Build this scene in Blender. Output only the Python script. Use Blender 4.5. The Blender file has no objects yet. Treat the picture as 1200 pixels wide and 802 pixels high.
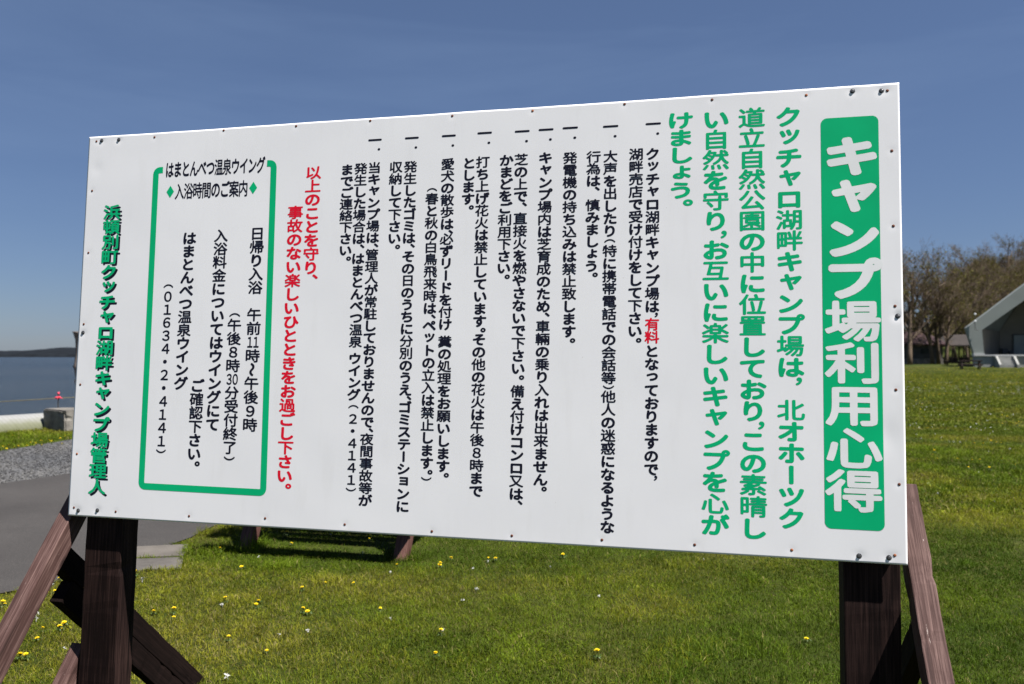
import bpy, bmesh, math, random
import numpy as np
from mathutils import Vector, Matrix

random.seed(7)
rng = np.random.default_rng(11)
scene = bpy.context.scene
COL = scene.collection
R = math.radians

# ------------------------------------------------------------------ camera, sky, sun, exposure
CAM_H = 1.6
cam_data = bpy.data.cameras.new("camera")
cam_data.sensor_fit = 'HORIZONTAL'
cam_data.sensor_width = 23.6
cam_data.lens = 23.6 * 930 / 1200
cam_data.clip_start = 0.05
cam_data.clip_end = 20000
cam_data.dof.use_dof = True
cam_data.dof.focus_distance = 2.85
cam_data.dof.aperture_fstop = 2.4
cam = bpy.data.objects.new("camera", cam_data)
cam.location = (0, 0, CAM_H)
cam.rotation_euler = (R(90) + math.atan(17 / 930), 0, 0)
COL.objects.link(cam)
scene.camera = cam

SUN_EL, SUN_AZ = 60.0, -29.0          # azimuth counted from +X towards +Y
world = bpy.data.worlds.new("World")
scene.world = world
world.use_nodes = True
wn, wl = world.node_tree.nodes, world.node_tree.links
wn.clear()
w_out = wn.new('ShaderNodeOutputWorld')
w_bg = wn.new('ShaderNodeBackground')
w_sky = wn.new('ShaderNodeTexSky')
w_sky.sky_type = 'NISHITA'
w_sky.sun_disc = False
w_sky.sun_elevation = R(SUN_EL)
w_sky.sun_rotation = R(90 - SUN_AZ)
w_sky.air_density = 1.0
w_sky.dust_density = 0.4
w_sky.ozone_density = 2.5
w_bg.inputs['Strength'].default_value = 0.05
# the photograph's cool white balance, and a trace of thin high cloud
w_tint = wn.new('ShaderNodeMix'); w_tint.data_type = 'RGBA'; w_tint.blend_type = 'MULTIPLY'; w_tint.inputs[0].default_value = 1
w_tint.inputs[7].default_value = (0.45, 0.495, 0.63, 1)
w_tc = wn.new('ShaderNodeTexCoord'); w_map = wn.new('ShaderNodeMapping'); w_map.inputs['Scale'].default_value = (1.3, 1.3, 9.0); w_map.inputs['Rotation'].default_value = (0.10, 0.06, 0)
w_n = wn.new('ShaderNodeTexNoise'); w_n.inputs['Scale'].default_value = 1.6; w_n.inputs['Detail'].default_value = 6; w_n.inputs['Roughness'].default_value = 0.55; w_n.inputs['Distortion'].default_value = 0.4
w_r = wn.new('ShaderNodeMapRange'); w_r.inputs[1].default_value = 0.48; w_r.inputs[2].default_value = 0.80; w_r.inputs[3].default_value = 0.24; w_r.inputs[4].default_value = 0.46
w_mix = wn.new('ShaderNodeMix'); w_mix.data_type = 'RGBA'; w_mix.inputs[7].default_value = (1.85, 2.75, 4.5, 1)
wl.new(w_sky.outputs[0], w_tint.inputs[6])
wl.new(w_tc.outputs['Generated'], w_map.inputs[0]); wl.new(w_map.outputs[0], w_n.inputs['Vector']); wl.new(w_n.outputs[0], w_r.inputs[0])
wl.new(w_r.outputs[0], w_mix.inputs[0]); wl.new(w_tint.outputs[2], w_mix.inputs[6]); wl.new(w_mix.outputs[2], w_bg.inputs[0])
wl.new(w_bg.outputs[0], w_out.inputs[0])

sun_data = bpy.data.lights.new("sun", 'SUN')
sun_data.energy = 5.0
sun_data.angle = R(0.5)
sun_data.color = (1.0, 0.96, 0.91)
sun = bpy.data.objects.new("sun", sun_data)
s_dir = Vector((math.cos(R(SUN_AZ)) * math.cos(R(SUN_EL)), math.sin(R(SUN_AZ)) * math.cos(R(SUN_EL)), math.sin(R(SUN_EL))))
sun.rotation_euler = s_dir.to_track_quat('Z', 'Y').to_euler()
sun.location = (20, -15, 40)
COL.objects.link(sun)

vs = scene.view_settings
vs.view_transform = 'Standard'
vs.look = 'None'
vs.exposure = 1.20
vs.gamma = 1.0
vs.use_curve_mapping = False

# ------------------------------------------------------------------ helpers
def tag(o, label=None, cat=None, group=None, kind=None):
    if label: o['label'] = label
    if cat: o['category'] = cat
    if group: o['group'] = group
    if kind: o['kind'] = kind
    return o

def empty(name, loc, rot=None):
    o = bpy.data.objects.new(name, None)
    o.empty_display_size = 0.1
    o.location = loc
    if rot is not None: o.rotation_euler = rot
    COL.objects.link(o)
    return o

def link(name, me, mat=None, parent=None):
    o = bpy.data.objects.new(name, me)
    if mat is not None and len(me.materials) == 0: me.materials.append(mat)
    COL.objects.link(o)
    if parent is not None: o.parent = parent
    return o

def mesh_np(name, verts, faces_flat, sizes, smooth=False):
    """fast mesh from numpy arrays: verts (n,3), flat loop indices, polygon sizes"""
    me = bpy.data.meshes.new(name)
    verts = np.asarray(verts, np.float32); fl = np.asarray(faces_flat, np.int32); sz = np.asarray(sizes, np.int32)
    me.vertices.add(len(verts)); me.vertices.foreach_set('co', verts.ravel())
    me.loops.add(len(fl)); me.loops.foreach_set('vertex_index', fl)
    me.polygons.add(len(sz))
    me.polygons.foreach_set('loop_start', np.concatenate([[0], np.cumsum(sz)[:-1]]).astype(np.int32))
    if smooth: me.polygons.foreach_set('use_smooth', np.ones(len(sz), bool))
    me.update(calc_edges=True)
    return me

class MB:
    def __init__(self): self.v = []; self.f = []; self.m = []
    def add(self, verts, faces, mi=0):
        b = len(self.v); self.v += [tuple(p) for p in verts]
        self.f += [tuple(b + i for i in f) for f in faces]; self.m += [mi] * len(faces)
    def box(self, lo, hi, mi=0):
        x0, y0, z0 = lo; x1, y1, z1 = hi
        self.add([(x0,y0,z0),(x1,y0,z0),(x1,y1,z0),(x0,y1,z0),(x0,y0,z1),(x1,y0,z1),(x1,y1,z1),(x0,y1,z1)],
                 [(0,3,2,1),(4,5,6,7),(0,1,5,4),(1,2,6,5),(2,3,7,6),(3,0,4,7)], mi)
    def prism(self, poly, axis, a, b, mi=0):
        """extrude a 2D polygon along axis 0/1/2 from a to b"""
        def P(p, t):
            q = [p[0], p[1]]; q.insert(axis, t); return tuple(q)
        n = len(poly)
        self.add([P(p, a) for p in poly] + [P(p, b) for p in poly],
                 [tuple(range(n))[::-1], tuple(range(n, 2*n))] + [(i, (i+1) % n, n + (i+1) % n, n + i) for i in range(n)], mi)
    def tube(self, pts, radii, seg=8, mi=0, cap=True):
        b = len(self.v); prev = None
        pts = [Vector(p) for p in pts]
        for i, p in enumerate(pts):
            d = (pts[min(i+1, len(pts)-1)] - pts[max(i-1, 0)]).normalized()
            if prev is None:
                u = d.orthogonal().normalized()
            else:
                u = (prev - d * prev.dot(d)).normalized()
            prev = u; w = d.cross(u)
            for k in range(seg):
                a = 2 * math.pi * k / seg
                self.v.append(tuple(p + (u * math.cos(a) + w * math.sin(a)) * radii[i]))
        for i in range(len(pts) - 1):
            for k in range(seg):
                k2 = (k + 1) % seg
                self.f.append((b+i*seg+k, b+i*seg+k2, b+(i+1)*seg+k2, b+(i+1)*seg+k)); self.m.append(mi)
        if cap:
            self.f.append(tuple(b + k for k in range(seg))[::-1]); self.m.append(mi)
            e = b + (len(pts)-1) * seg
            self.f.append(tuple(e + k for k in range(seg))); self.m.append(mi)
    def mesh(self, name, smooth=False, bevel=0, segs=2, jitter=0):
        me = bpy.data.meshes.new(name)
        me.from_pydata(self.v, [], self.f)
        me.polygons.foreach_set('material_index', self.m)
        bm = bmesh.new(); bm.from_mesh(me)
        bmesh.ops.recalc_face_normals(bm, faces=bm.faces)
        if bevel:
            ed = [e for e in bm.edges if len(e.link_faces) == 2 and e.calc_face_angle(0) > 0.5]
            bmesh.ops.bevel(bm, geom=ed, offset=bevel, segments=segs, profile=0.6, affect='EDGES', clamp_overlap=True)
        if jitter:
            for v in bm.verts:
                v.co += Vector((random.uniform(-1,1), random.uniform(-1,1), random.uniform(-1,1))) * jitter
        bm.to_mesh(me); bm.free()
        if smooth: me.polygons.foreach_set('use_smooth', [True] * len(me.polygons))
        me.update()
        return me
    def build(self, name, mats, parent=None, **k):
        me = self.mesh(name, **k)
        for m in (mats if isinstance(mats, (list, tuple)) else [mats]): me.materials.append(m)
        return link(name, me, None, parent)

def beam(name, p0, p1, side, w, h, mat, parent, bevel=0.004, cut0=None, label=None):
    """timber from p0 to p1 (centre line), 'side' = direction of its width w; local z runs along the grain"""
    p0, p1 = Vector(p0), Vector(p1)
    z = (p1 - p0); L = z.length; z.normalize()
    x = Vector(side); x = (x - z * x.dot(z)).normalized(); y = z.cross(x)
    b = MB(); b.box((-w/2, -h/2, 0), (w/2, h/2, L))
    if cut0 is not None:                         # shear the start face to a given tilt
        b.v = [(vx, vy, vz + (cut0 * vy if vz == 0 else 0)) for vx, vy, vz in b.v]
    o = b.build(name, mat, parent, bevel=bevel)
    if L > 0.5 and w > 0.06 and max(w, h) < 0.5:
        bm = bmesh.new(); bm.from_mesh(o.data)
        lng = [e for e in bm.edges if abs((e.verts[0].co - e.verts[1].co).z) > 0.6 * L]
        bmesh.ops.subdivide_edges(bm, edges=lng, cuts=int(L / 0.035))
        s0 = random.uniform(0, 50)
        for v in bm.verts:
            a = float(fbm(v.co.z * 9 + s0, v.co.x * 14 + s0, 3)) - 0.5; c = float(fbm(v.co.z * 9 + s0 + 20, v.co.y * 14 + s0, 3)) - 0.5
            nick = max(0.0, float(vnoise(v.co.z * 22 + s0, v.co.x * 40 + v.co.y * 31)) - 0.80) * 0.03
            v.co.x += a * 0.005 - math.copysign(nick, v.co.x); v.co.y += c * 0.005 - math.copysign(nick, v.co.y)
        bm.to_mesh(o.data); bm.free()
    M = Matrix((x, y, z)).transposed().to_4x4(); M.translation = p0
    o.matrix_local = M
    if label: o['label'] = label
    return o

def dup(root, loc, rotz=None, scale=None, label=None):
    r = root.copy(); COL.objects.link(r); r.location = loc
    if rotz is not None: r.rotation_euler = (0, 0, rotz)
    if scale is not None: r.scale = scale
    if label: r['label'] = label
    for ch in list(root.children):
        c = ch.copy(); COL.objects.link(c); c.parent = r
        for g in list(ch.children):
            d = g.copy(); COL.objects.link(d); d.parent = c
    return r

# value noise in numpy
_perm = rng.random((256, 256))
def vnoise(x, y):
    x = np.asarray(x, float); y = np.asarray(y, float)
    xi = np.floor(x).astype(int); yi = np.floor(y).astype(int)
    fx = x - xi; fy = y - yi
    fx = fx * fx * (3 - 2 * fx); fy = fy * fy * (3 - 2 * fy)
    g = lambda a, b: _perm[a & 255, b & 255]
    return (g(xi, yi) * (1-fx) * (1-fy) + g(xi+1, yi) * fx * (1-fy) + g(xi, yi+1) * (1-fx) * fy + g(xi+1, yi+1) * fx * fy)
def fbm(x, y, o=4):
    s = 0; a = 0.5; t = 0
    for i in range(o):
        s = s + a * vnoise(x * 2**i + 17*i, y * 2**i + 31*i); t += a; a *= 0.5
    return s / t
def sstep(a, b, x):
    t = np.clip((np.asarray(x, float) - a) / (b - a), 0, 1); return t * t * (3 - 2 * t)

# ------------------------------------------------------------------ materials
def new_mat(name):
    m = bpy.data.materials.new(name); m.use_nodes = True
    nt = m.node_tree; bs = nt.nodes['Principled BSDF']
    return m, nt, bs
def N(nt, t, **kw):
    n = nt.nodes.new(t)
    for k, v in kw.items(): setattr(n, k, v)
    return n
def ramp(nt, stops):
    r = N(nt, 'ShaderNodeValToRGB'); e = r.color_ramp.elements
    while len(e) < len(stops): e.new(0.5)
    for el, (p, c) in zip(e, stops):
        el.position = p; el.color = (*c, 1) if len(c) == 3 else c
    return r
def coords(nt, kind='Object', scale=(1,1,1)):
    t = N(nt, 'ShaderNodeTexCoord'); mp = N(nt, 'ShaderNodeMapping')
    mp.inputs['Scale'].default_value = scale
    nt.links.new(t.outputs[kind], mp.inputs[0]); return mp.outputs[0]
def noise(nt, vec, scale, detail=5, rough=0.55):
    n = N(nt, 'ShaderNodeTexNoise'); n.inputs['Scale'].default_value = scale
    n.inputs['Detail'].default_value = detail; n.inputs['Roughness'].default_value = rough
    nt.links.new(vec, n.inputs['Vector']); return n
def bump(nt, bs, height, strength=0.3, dist=0.01):
    b = N(nt, 'ShaderNodeBump'); b.inputs['Strength'].default_value = strength; b.inputs['Distance'].default_value = dist
    nt.links.new(height, b.inputs['Height']); nt.links.new(b.outputs[0], bs.inputs['Normal'])

def simple(name, col, rough=0.6, var=0.25, scale=6, spec=0.4, metal=0):
    m, nt, bs = new_mat(name)
    n = noise(nt, coords(nt), scale, 6)
    r = ramp(nt, [(0.3, tuple(c * (1-var) for c in col)), (0.7, tuple(min(1, c * (1+var)) for c in col))])
    nt.links.new(n.outputs[0], r.inputs[0]); nt.links.new(r.outputs[0], bs.inputs['Base Color'])
    bs.inputs['Roughness'].default_value = rough; bs.inputs['Specular IOR Level'].default_value = spec
    bs.inputs['Metallic'].default_value = metal
    bump(nt, bs, n.outputs[0], 0.15, 0.004)
    return m

def wood(name, dark, mid, light, rough=0.75, wear=0.0, spec=0.3):
    m, nt, bs = new_mat(name)
    L = nt.links
    g = noise(nt, coords(nt, scale=(1, 1, 0.035)), 70, 7, 0.65)
    g2 = noise(nt, coords(nt, scale=(1, 1, 0.02)), 190, 4, 0.6)
    big = noise(nt, coords(nt, scale=(1, 1, 0.35)), 5, 4)
    mx = N(nt, 'ShaderNodeMath', operation='MULTIPLY_ADD'); mx.inputs[1].default_value = 0.55
    L.new(g2.outputs[0], mx.inputs[0])
    m2 = N(nt, 'ShaderNodeMath', operation='MULTIPLY'); m2.inputs[1].default_value = 0.62
    L.new(g.outputs[0], m2.inputs[0]); L.new(m2.outputs[0], mx.inputs[2])
    m3 = N(nt, 'ShaderNodeMath', operation='MULTIPLY_ADD'); m3.inputs[1].default_value = 0.45; 
    L.new(big.outputs[0], m3.inputs[0]); L.new(mx.outputs[0], m3.inputs[2])
    r = ramp(nt, [(0.52, dark), (0.76, mid), (1.0, light)])
    L.new(m3.outputs[0], r.inputs[0])
    col = r.outputs[0]
    if wear:
        # bare pale wood where the stain has flaked off
        f = noise(nt, coords(nt, scale=(1, 1, 0.22)), 26, 6, 0.7)
        fr = ramp(nt, [(1 - wear, (0,0,0)), (min(1, 1 - wear + 0.04), (1,1,1))])
        L.new(f.outputs[0], fr.inputs[0])
        mix = N(nt, 'ShaderNodeMix', data_type='RGBA')
        L.new(fr.outputs[0], mix.inputs[0]); L.new(col, mix.inputs[6]); mix.inputs[7].default_value = (0.5, 0.42, 0.38, 1)
        col = mix.outputs[2]
    # drying checks: thin dark cracks that run with the grain, and a few knots
    ck = noise(nt, coords(nt, scale=(1, 1, 0.016)), 42, 3, 0.5)
    cr = ramp(nt, [(0.30, (0.18,0.16,0.15)), (0.345, (1,1,1))]); L.new(ck.outputs[0], cr.inputs[0])
    kn = N(nt, 'ShaderNodeTexVoronoi'); kn.inputs['Scale'].default_value = 5.5; L.new(coords(nt, scale=(1, 1, 0.42)), kn.inputs['Vector'])
    kr = ramp(nt, [(0.045, (0.25,0.2,0.18)), (0.10, (1,1,1))]); L.new(kn.outputs['Distance'], kr.inputs[0])
    mu = N(nt, 'ShaderNodeMix', data_type='RGBA', blend_type='MULTIPLY'); mu.inputs[0].default_value = 1
    L.new(col, mu.inputs[6]); L.new(cr.outputs[0], mu.inputs[7])
    mu2 = N(nt, 'ShaderNodeMix', data_type='RGBA', blend_type='MULTIPLY'); mu2.inputs[0].default_value = 1
    L.new(mu.outputs[2], mu2.inputs[6]); L.new(kr.outputs[0], mu2.inputs[7])
    col = mu2.outputs[2]
    L.new(col, bs.inputs['Base Color'])
    bs.inputs['Roughness'].default_value = rough
    bs.inputs['Specular IOR Level'].default_value = spec
    bump(nt, bs, mx.outputs[0], 0.55, 0.004)
    return m

M = {}
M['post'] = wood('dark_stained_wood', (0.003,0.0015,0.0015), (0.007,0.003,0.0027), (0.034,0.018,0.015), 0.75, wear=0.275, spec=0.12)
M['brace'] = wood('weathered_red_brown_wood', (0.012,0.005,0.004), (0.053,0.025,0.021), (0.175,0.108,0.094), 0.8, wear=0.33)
M['rear_brace'] = wood('shade_darkened_wood', (0.003,0.002,0.002), (0.006,0.0035,0.003), (0.014,0.008,0.007), 0.9, spec=0.06)  # brown timber; shade from the board and posts is put into its near-black colour
M['table'] = wood('red_brown_table_wood', (0.035,0.014,0.011), (0.075,0.032,0.026), (0.13,0.065,0.052), 0.65)
M['bleached'] = wood('bleached_log', (0.05,0.042,0.037), (0.13,0.105,0.09), (0.26,0.21,0.18), 0.85)
M['dark_table'] = wood('far_table_wood', (0.02,0.012,0.01), (0.045,0.028,0.022), (0.08,0.05,0.04), 0.7)

def panel_white():
    m, nt, bs = new_mat('white_enamel_sheet'); L = nt.links
    c = coords(nt)
    n = noise(nt, c, 1.6, 6, 0.6); n2 = noise(nt, coords(nt, scale=(6, 6, 1)), 3.0, 5, 0.6)
    r = ramp(nt, [(0.25, (0.83,0.815,0.83)), (0.75, (0.875,0.86,0.87))])
    L.new(n.outputs[0], r.inputs[0])
    # faint vertical dirt runs
    r2 = ramp(nt, [(0.28, (0.972,0.970,0.965)), (0.46, (1,1,1))])
    L.new(n2.outputs[0], r2.inputs[0])
    # tiny specks of dirt
    v = N(nt, 'ShaderNodeTexNoise'); v.inputs['Scale'].default_value = 60; v.inputs['Detail'].default_value = 2
    L.new(c, v.inputs['Vector'])
    r3 = ramp(nt, [(0.17, (0.45,0.40,0.34)), (0.24, (1,1,1))]); L.new(v.outputs[0], r3.inputs[0])
    mul = N(nt, 'ShaderNodeMix', data_type='RGBA', blend_type='MULTIPLY'); mul.inputs[0].default_value = 1
    L.new(r.outputs[0], mul.inputs[6]); L.new(r2.outputs[0], mul.inputs[7])
    mul2 = N(nt, 'ShaderNodeMix', data_type='RGBA', blend_type='MULTIPLY'); mul2.inputs[0].default_value = 1
    L.new(mul.outputs[2], mul2.inputs[6]); L.new(r3.outputs[0], mul2.inputs[7])
    L.new(mul2.outputs[2], bs.inputs['Base Color'])
    rr = N(nt, 'ShaderNodeMapRange'); rr.inputs[3].default_value = 0.32; rr.inputs[4].default_value = 0.5
    L.new(n.outputs[0], rr.inputs[0]); L.new(rr.outputs[0], bs.inputs['Roughness'])
    bs.inputs['Specular IOR Level'].default_value = 0.35
    return m
M['panel'] = panel_white()
def vinyl(name, col, rough=0.4):
    m, nt, bs = new_mat(name)
    n = noise(nt, coords(nt), 5, 4)
    r = ramp(nt, [(0.3, tuple(c * 0.93 for c in col)), (0.7, tuple(min(1, c * 1.07) for c in col))])
    nt.links.new(n.outputs[0], r.inputs[0]); nt.links.new(r.outputs[0], bs.inputs['Base Color'])
    bs.inputs['Roughness'].default_value = rough; bs.inputs['Specular IOR Level'].default_value = 0.12
    return m
M['green'] = vinyl('green_vinyl', (0.002, 0.43, 0.17))
M['black'] = vinyl('blue_black_vinyl', (0.010, 0.010, 0.022))
M['red'] = vinyl('red_vinyl', (0.74, 0.008, 0.030))
M['white'] = vinyl('white_vinyl', (0.80, 0.80, 0.80))
M['bolt'] = simple('grey_steel_bolt', (0.10, 0.10, 0.105), 0.45, 0.4, 120, metal=0.6)
M['rust'] = simple('rusty_screw', (0.13, 0.040, 0.020), 0.85, 0.5, 200)
M['rustlight'] = simple('orange_rust', (0.30, 0.10, 0.04), 0.9, 0.4, 200)

def mat_ground():
    m, nt, bs = new_mat('grass_soil'); L = nt.links
    c = coords(nt)
    n1 = noise(nt, c, 0.35, 6, 0.6); n2 = noise(nt, coords(nt, scale=(1, 1.0, 1)), 9, 7, 0.7); n3 = noise(nt, coords(nt, scale=(0.25, 1, 1)), 0.5, 4, 0.6)
    r1 = ramp(nt, [(0.35, (0.028,0.040,0.006)), (0.5, (0.044,0.053,0.009)), (0.66, (0.062,0.058,0.016))])
    L.new(n1.outputs[0], r1.inputs[0])
    r3 = ramp(nt, [(0.38, (0.75,0.85,0.7)), (0.62, (1.15,1.1,1.1))]); L.new(n3.outputs[0], r3.inputs[0])
    r2 = ramp(nt, [(0.3, (0.45,0.45,0.45)), (0.7, (1.3,1.3,1.25))]); L.new(n2.outputs[0], r2.inputs[0])
    a = N(nt, 'ShaderNodeMix', data_type='RGBA', blend_type='MULTIPLY'); a.inputs[0].default_value = 1
    L.new(r1.outputs[0], a.inputs[6]); L.new(r2.outputs[0], a.inputs[7])
    b = N(nt, 'ShaderNodeMix', data_type='RGBA', blend_type='MULTIPLY'); b.inputs[0].default_value = 1
    L.new(a.outputs[2], b.inputs[6]); L.new(r3.outputs[0], b.inputs[7])
    L.new(b.outputs[2], bs.inputs['Base Color'])
    bs.inputs['Roughness'].default_value = 0.95; bs.inputs['Specular IOR Level'].default_value = 0.1
    bump(nt, bs, n2.outputs[0], 0.8, 0.03)
    return m
M['ground'] = mat_ground()

def mat_blade():
    m, nt, bs = new_mat('grass_blade'); L = nt.links
    a = N(nt, 'ShaderNodeAttribute'); a.attribute_name = 'col'
    L.new(a.outputs['Color'], bs.inputs['Base Color'])
    bs.inputs['Roughness'].default_value = 0.6; bs.inputs['Specular IOR Level'].default_value = 0.10
    tr = N(nt, 'ShaderNodeBsdfTranslucent'); L.new(a.outputs['Color'], tr.inputs[0])
    mx = N(nt, 'ShaderNodeMixShader'); mx.inputs[0].default_value = 0.35
    L.new(bs.outputs[0], mx.inputs[1]); L.new(tr.outputs[0], mx.inputs[2])
    L.new(mx.outputs[0], nt.nodes['Material Output'].inputs[0])
    return m
M['blade'] = mat_blade()

def mat_asphalt():
    m, nt, bs = new_mat('asphalt'); L = nt.links
    c = coords(nt)
    n1 = noise(nt, c, 0.7, 5); n2 = noise(nt, c, 140, 3, 0.8)
    r1 = ramp(nt, [(0.3, (0.034,0.031,0.029)), (0.7, (0.051,0.047,0.044))]); L.new(n1.outputs[0], r1.inputs[0])
    r2 = ramp(nt, [(0.32, (0.55,0.55,0.55)), (0.55, (1,1,1)), (0.72, (2.2,2.15,2.1))]); L.new(n2.outputs[0], r2.inputs[0])
    a = N(nt, 'ShaderNodeMix', data_type='RGBA', blend_type='MULTIPLY'); a.inputs[0].default_value = 1
    L.new(r1.outputs[0], a.inputs[6]); L.new(r2.outputs[0], a.inputs[7]); L.new(a.outputs[2], bs.inputs['Base Color'])
    bs.inputs['Roughness'].default_value = 0.85; bs.inputs['Specular IOR Level'].default_value = 0.25
    bump(nt, bs, n2.outputs[0], 0.5, 0.004)
    return m
M['asphalt'] = mat_asphalt()

def mat_gravel():
    m, nt, bs = new_mat('gravel'); L = nt.links
    v = N(nt, 'ShaderNodeTexVoronoi'); v.inputs['Scale'].default_value = 34; L.new(coords(nt), v.inputs['Vector'])
    n1 = noise(nt, coords(nt, scale=(1,0.5,1)), 0.9, 5)
    r = ramp(nt, [(0.0, (0.025,0.025,0.025)), (0.5, (0.052,0.052,0.053)), (1.0, (0.13,0.128,0.122))])
    sep = N(nt, 'ShaderNodeSeparateColor'); L.new(v.outputs['Color'], sep.inputs[0]); L.new(sep.outputs[0], r.inputs[0])
    r1 = ramp(nt, [(0.35, (0.75,0.76,0.8)), (0.65, (1.15,1.12,1.08))]); L.new(n1.outputs[0], r1.inputs[0])
    a = N(nt, 'ShaderNodeMix', data_type='RGBA', blend_type='MULTIPLY'); a.inputs[0].default_value = 1
    L.new(r.outputs[0], a.inputs[6]); L.new(r1.outputs[0], a.inputs[7]); L.new(a.outputs[2], bs.inputs['Base Color'])
    bs.inputs['Roughness'].default_value = 0.9
    bump(nt, bs, v.outputs['Distance'], -1.0, 0.03)
    return m
M['gravel'] = mat_gravel()

def mat_concrete(name, lo, hi, crack=True, scale=3.0):
    m, nt, bs = new_mat(name); L = nt.links
    c = coords(nt); n1 = noise(nt, c, scale, 7, 0.65); n2 = noise(nt, c, 60, 4)
    r = ramp(nt, [(0.3, lo), (0.68, hi)]); L.new(n1.outputs[0], r.inputs[0])
    L.new(r.outputs[0], bs.inputs['Base Color']); bs.inputs['Roughness'].default_value = 0.9
    bs.inputs['Specular IOR Level'].default_value = 0.2
    mx = N(nt, 'ShaderNodeMath', operation='MULTIPLY_ADD'); mx.inputs[1].default_value = 0.3
    L.new(n2.outputs[0], mx.inputs[0]); L.new(n1.outputs[0], mx.inputs[2])
    bump(nt, bs, mx.outputs[0], 0.7, 0.02)
    return m
M['concrete'] = mat_concrete('worn_concrete', (0.06,0.055,0.05), (0.22,0.205,0.18))
M['slab'] = mat_concrete('pale_paving_slab', (0.058,0.051,0.045), (0.115,0.103,0.09), scale=2.2)
M['slab_worn'] = mat_concrete('worn_paving_slab', (0.055,0.05,0.045), (0.11,0.10,0.09), scale=3.4)
M['stage_concrete'] = mat_concrete('stage_concrete', (0.20,0.20,0.19), (0.34,0.34,0.32), scale=0.8)

def mat_embank():
    m, nt, bs = new_mat('embankment_concrete'); L = nt.links
    tc = N(nt, 'ShaderNodeTexCoord'); sp = N(nt, 'ShaderNodeSeparateXYZ'); L.new(tc.outputs['Object'], sp.inputs[0])
    n1 = noise(nt, coords(nt), 6, 5)
    ad = N(nt, 'ShaderNodeMath', operation='MULTIPLY_ADD'); ad.inputs[1].default_value = 0.12; L.new(n1.outputs[0], ad.inputs[0]); L.new(sp.outputs[2], ad.inputs[2])
    # green algae growing up from the grass line
    r = ramp(nt, [(0.08, (0.07,0.075,0.028)), (0.24, (0.12,0.125,0.08)), (0.36, (0.21,0.21,0.205))]); L.new(ad.outputs[0], r.inputs[0])
    wv = N(nt, 'ShaderNodeTexWave', wave_type='BANDS', bands_direction='DIAGONAL'); wv.inputs['Scale'].default_value = 5; wv.inputs['Distortion'].default_value = 1.5
    L.new(tc.outputs['Object'], wv.inputs['Vector'])
    r2 = ramp(nt, [(0.0, (0.86,0.86,0.84)), (0.5, (1,1,1))]); L.new(wv.outputs[0], r2.inputs[0])
    a = N(nt, 'ShaderNodeMix', data_type='RGBA', blend_type='MULTIPLY'); a.inputs[0].default_value = 1
    L.new(r.outputs[0], a.inputs[6]); L.new(r2.outputs[0], a.inputs[7]); L.new(a.outputs[2], bs.inputs['Base Color'])
    bs.inputs['Roughness'].default_value = 0.85
    bump(nt, bs, n1.outputs[0], 0.4, 0.01)
    return m
M['embank'] = mat_embank()

def mat_water():
    m, nt, bs = new_mat('lake_water'); L = nt.links
    bs.inputs['Base Color'].default_value = (0.030, 0.042, 0.055, 1)
    bs.inputs['Specular IOR Level'].default_value = 0.30; bs.inputs['Roughness'].default_value = 0.22; bs.inputs['IOR'].default_value = 1.33
    n1 = noise(nt, coords(nt, scale=(1.0, 1.0, 1)), 1.1, 8, 0.62); n2 = noise(nt, coords(nt, scale=(0.02, 0.05, 1)), 1, 3)
    bump(nt, bs, n1.outputs[0], 1.0, 0.8)
    r = ramp(nt, [(0.35, (0.010,0.015,0.020)), (0.65, (0.020,0.024,0.027))]); L.new(n2.outputs[0], r.inputs[0]); L.new(r.outputs[0], bs.inputs['Base Color'])
    return m
M['water'] = mat_water()
M['hill'] = simple('far_forest', (0.008, 0.010, 0.013), 0.95, 0.45, 0.05, 0.1)
M['bark'] = simple('grey_brown_bark', (0.115, 0.085, 0.060), 0.9, 0.4, 5, 0.15)
def mat_leaf():
    m, nt, bs = new_mat('spring_buds'); L = nt.links
    a = N(nt, 'ShaderNodeAttribute'); a.attribute_name = 'col'
    L.new(a.outputs['Color'], bs.inputs['Base Color']); bs.inputs['Roughness'].default_value = 0.7; bs.inputs['Specular IOR Level'].default_value = 0.15
    tr = N(nt, 'ShaderNodeBsdfTranslucent'); L.new(a.outputs['Color'], tr.inputs[0])
    mx = N(nt, 'ShaderNodeMixShader'); mx.inputs[0].default_value = 0.3
    L.new(bs.outputs[0], mx.inputs[1]); L.new(tr.outputs[0], mx.inputs[2]); L.new(mx.outputs[0], nt.nodes['Material Output'].inputs[0])
    return m
M['leaf'] = mat_leaf()
M['yellow'] = simple('dandelion_yellow', (0.78, 0.60, 0.008), 0.7, 0.12, 60)
M['stem'] = simple('flower_stem', (0.042, 0.070, 0.009), 0.6, 0.2, 30)
M['tuft'] = simple('white_tuft', (0.45, 0.45, 0.43), 0.9, 0.15, 40)
M['stagegrey'] = simple('grey_green_painted_steel', (0.23, 0.25, 0.235), 0.55, 0.08, 0.7)
M['stagewall'] = simple('beige_stage_wall', (0.17, 0.155, 0.13), 0.8, 0.12, 0.8)
M['stagetrim'] = simple('white_trim', (0.50, 0.50, 0.49), 0.6, 0.05, 3)
M['darkgrey'] = simple('dark_grey', (0.06, 0.06, 0.06), 0.7, 0.2, 4)
M['redroof'] = simple('dark_red_roof', (0.036, 0.0095, 0.011), 0.6, 0.25, 2)
M['brownroof'] = simple('grey_brown_shingles', (0.024, 0.018, 0.0155), 0.85, 0.35, 1.6)
M['hutwall'] = simple('dark_hut_boards', (0.085, 0.08, 0.075), 0.8, 0.25, 2)
M['stone'] = mat_concrete('hut_stone_base', (0.10,0.09,0.08), (0.32,0.29,0.26), scale=4)
M['glass'] = simple('dull_window_glass', (0.05, 0.055, 0.05), 0.15, 0.2, 2, 0.6)
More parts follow.
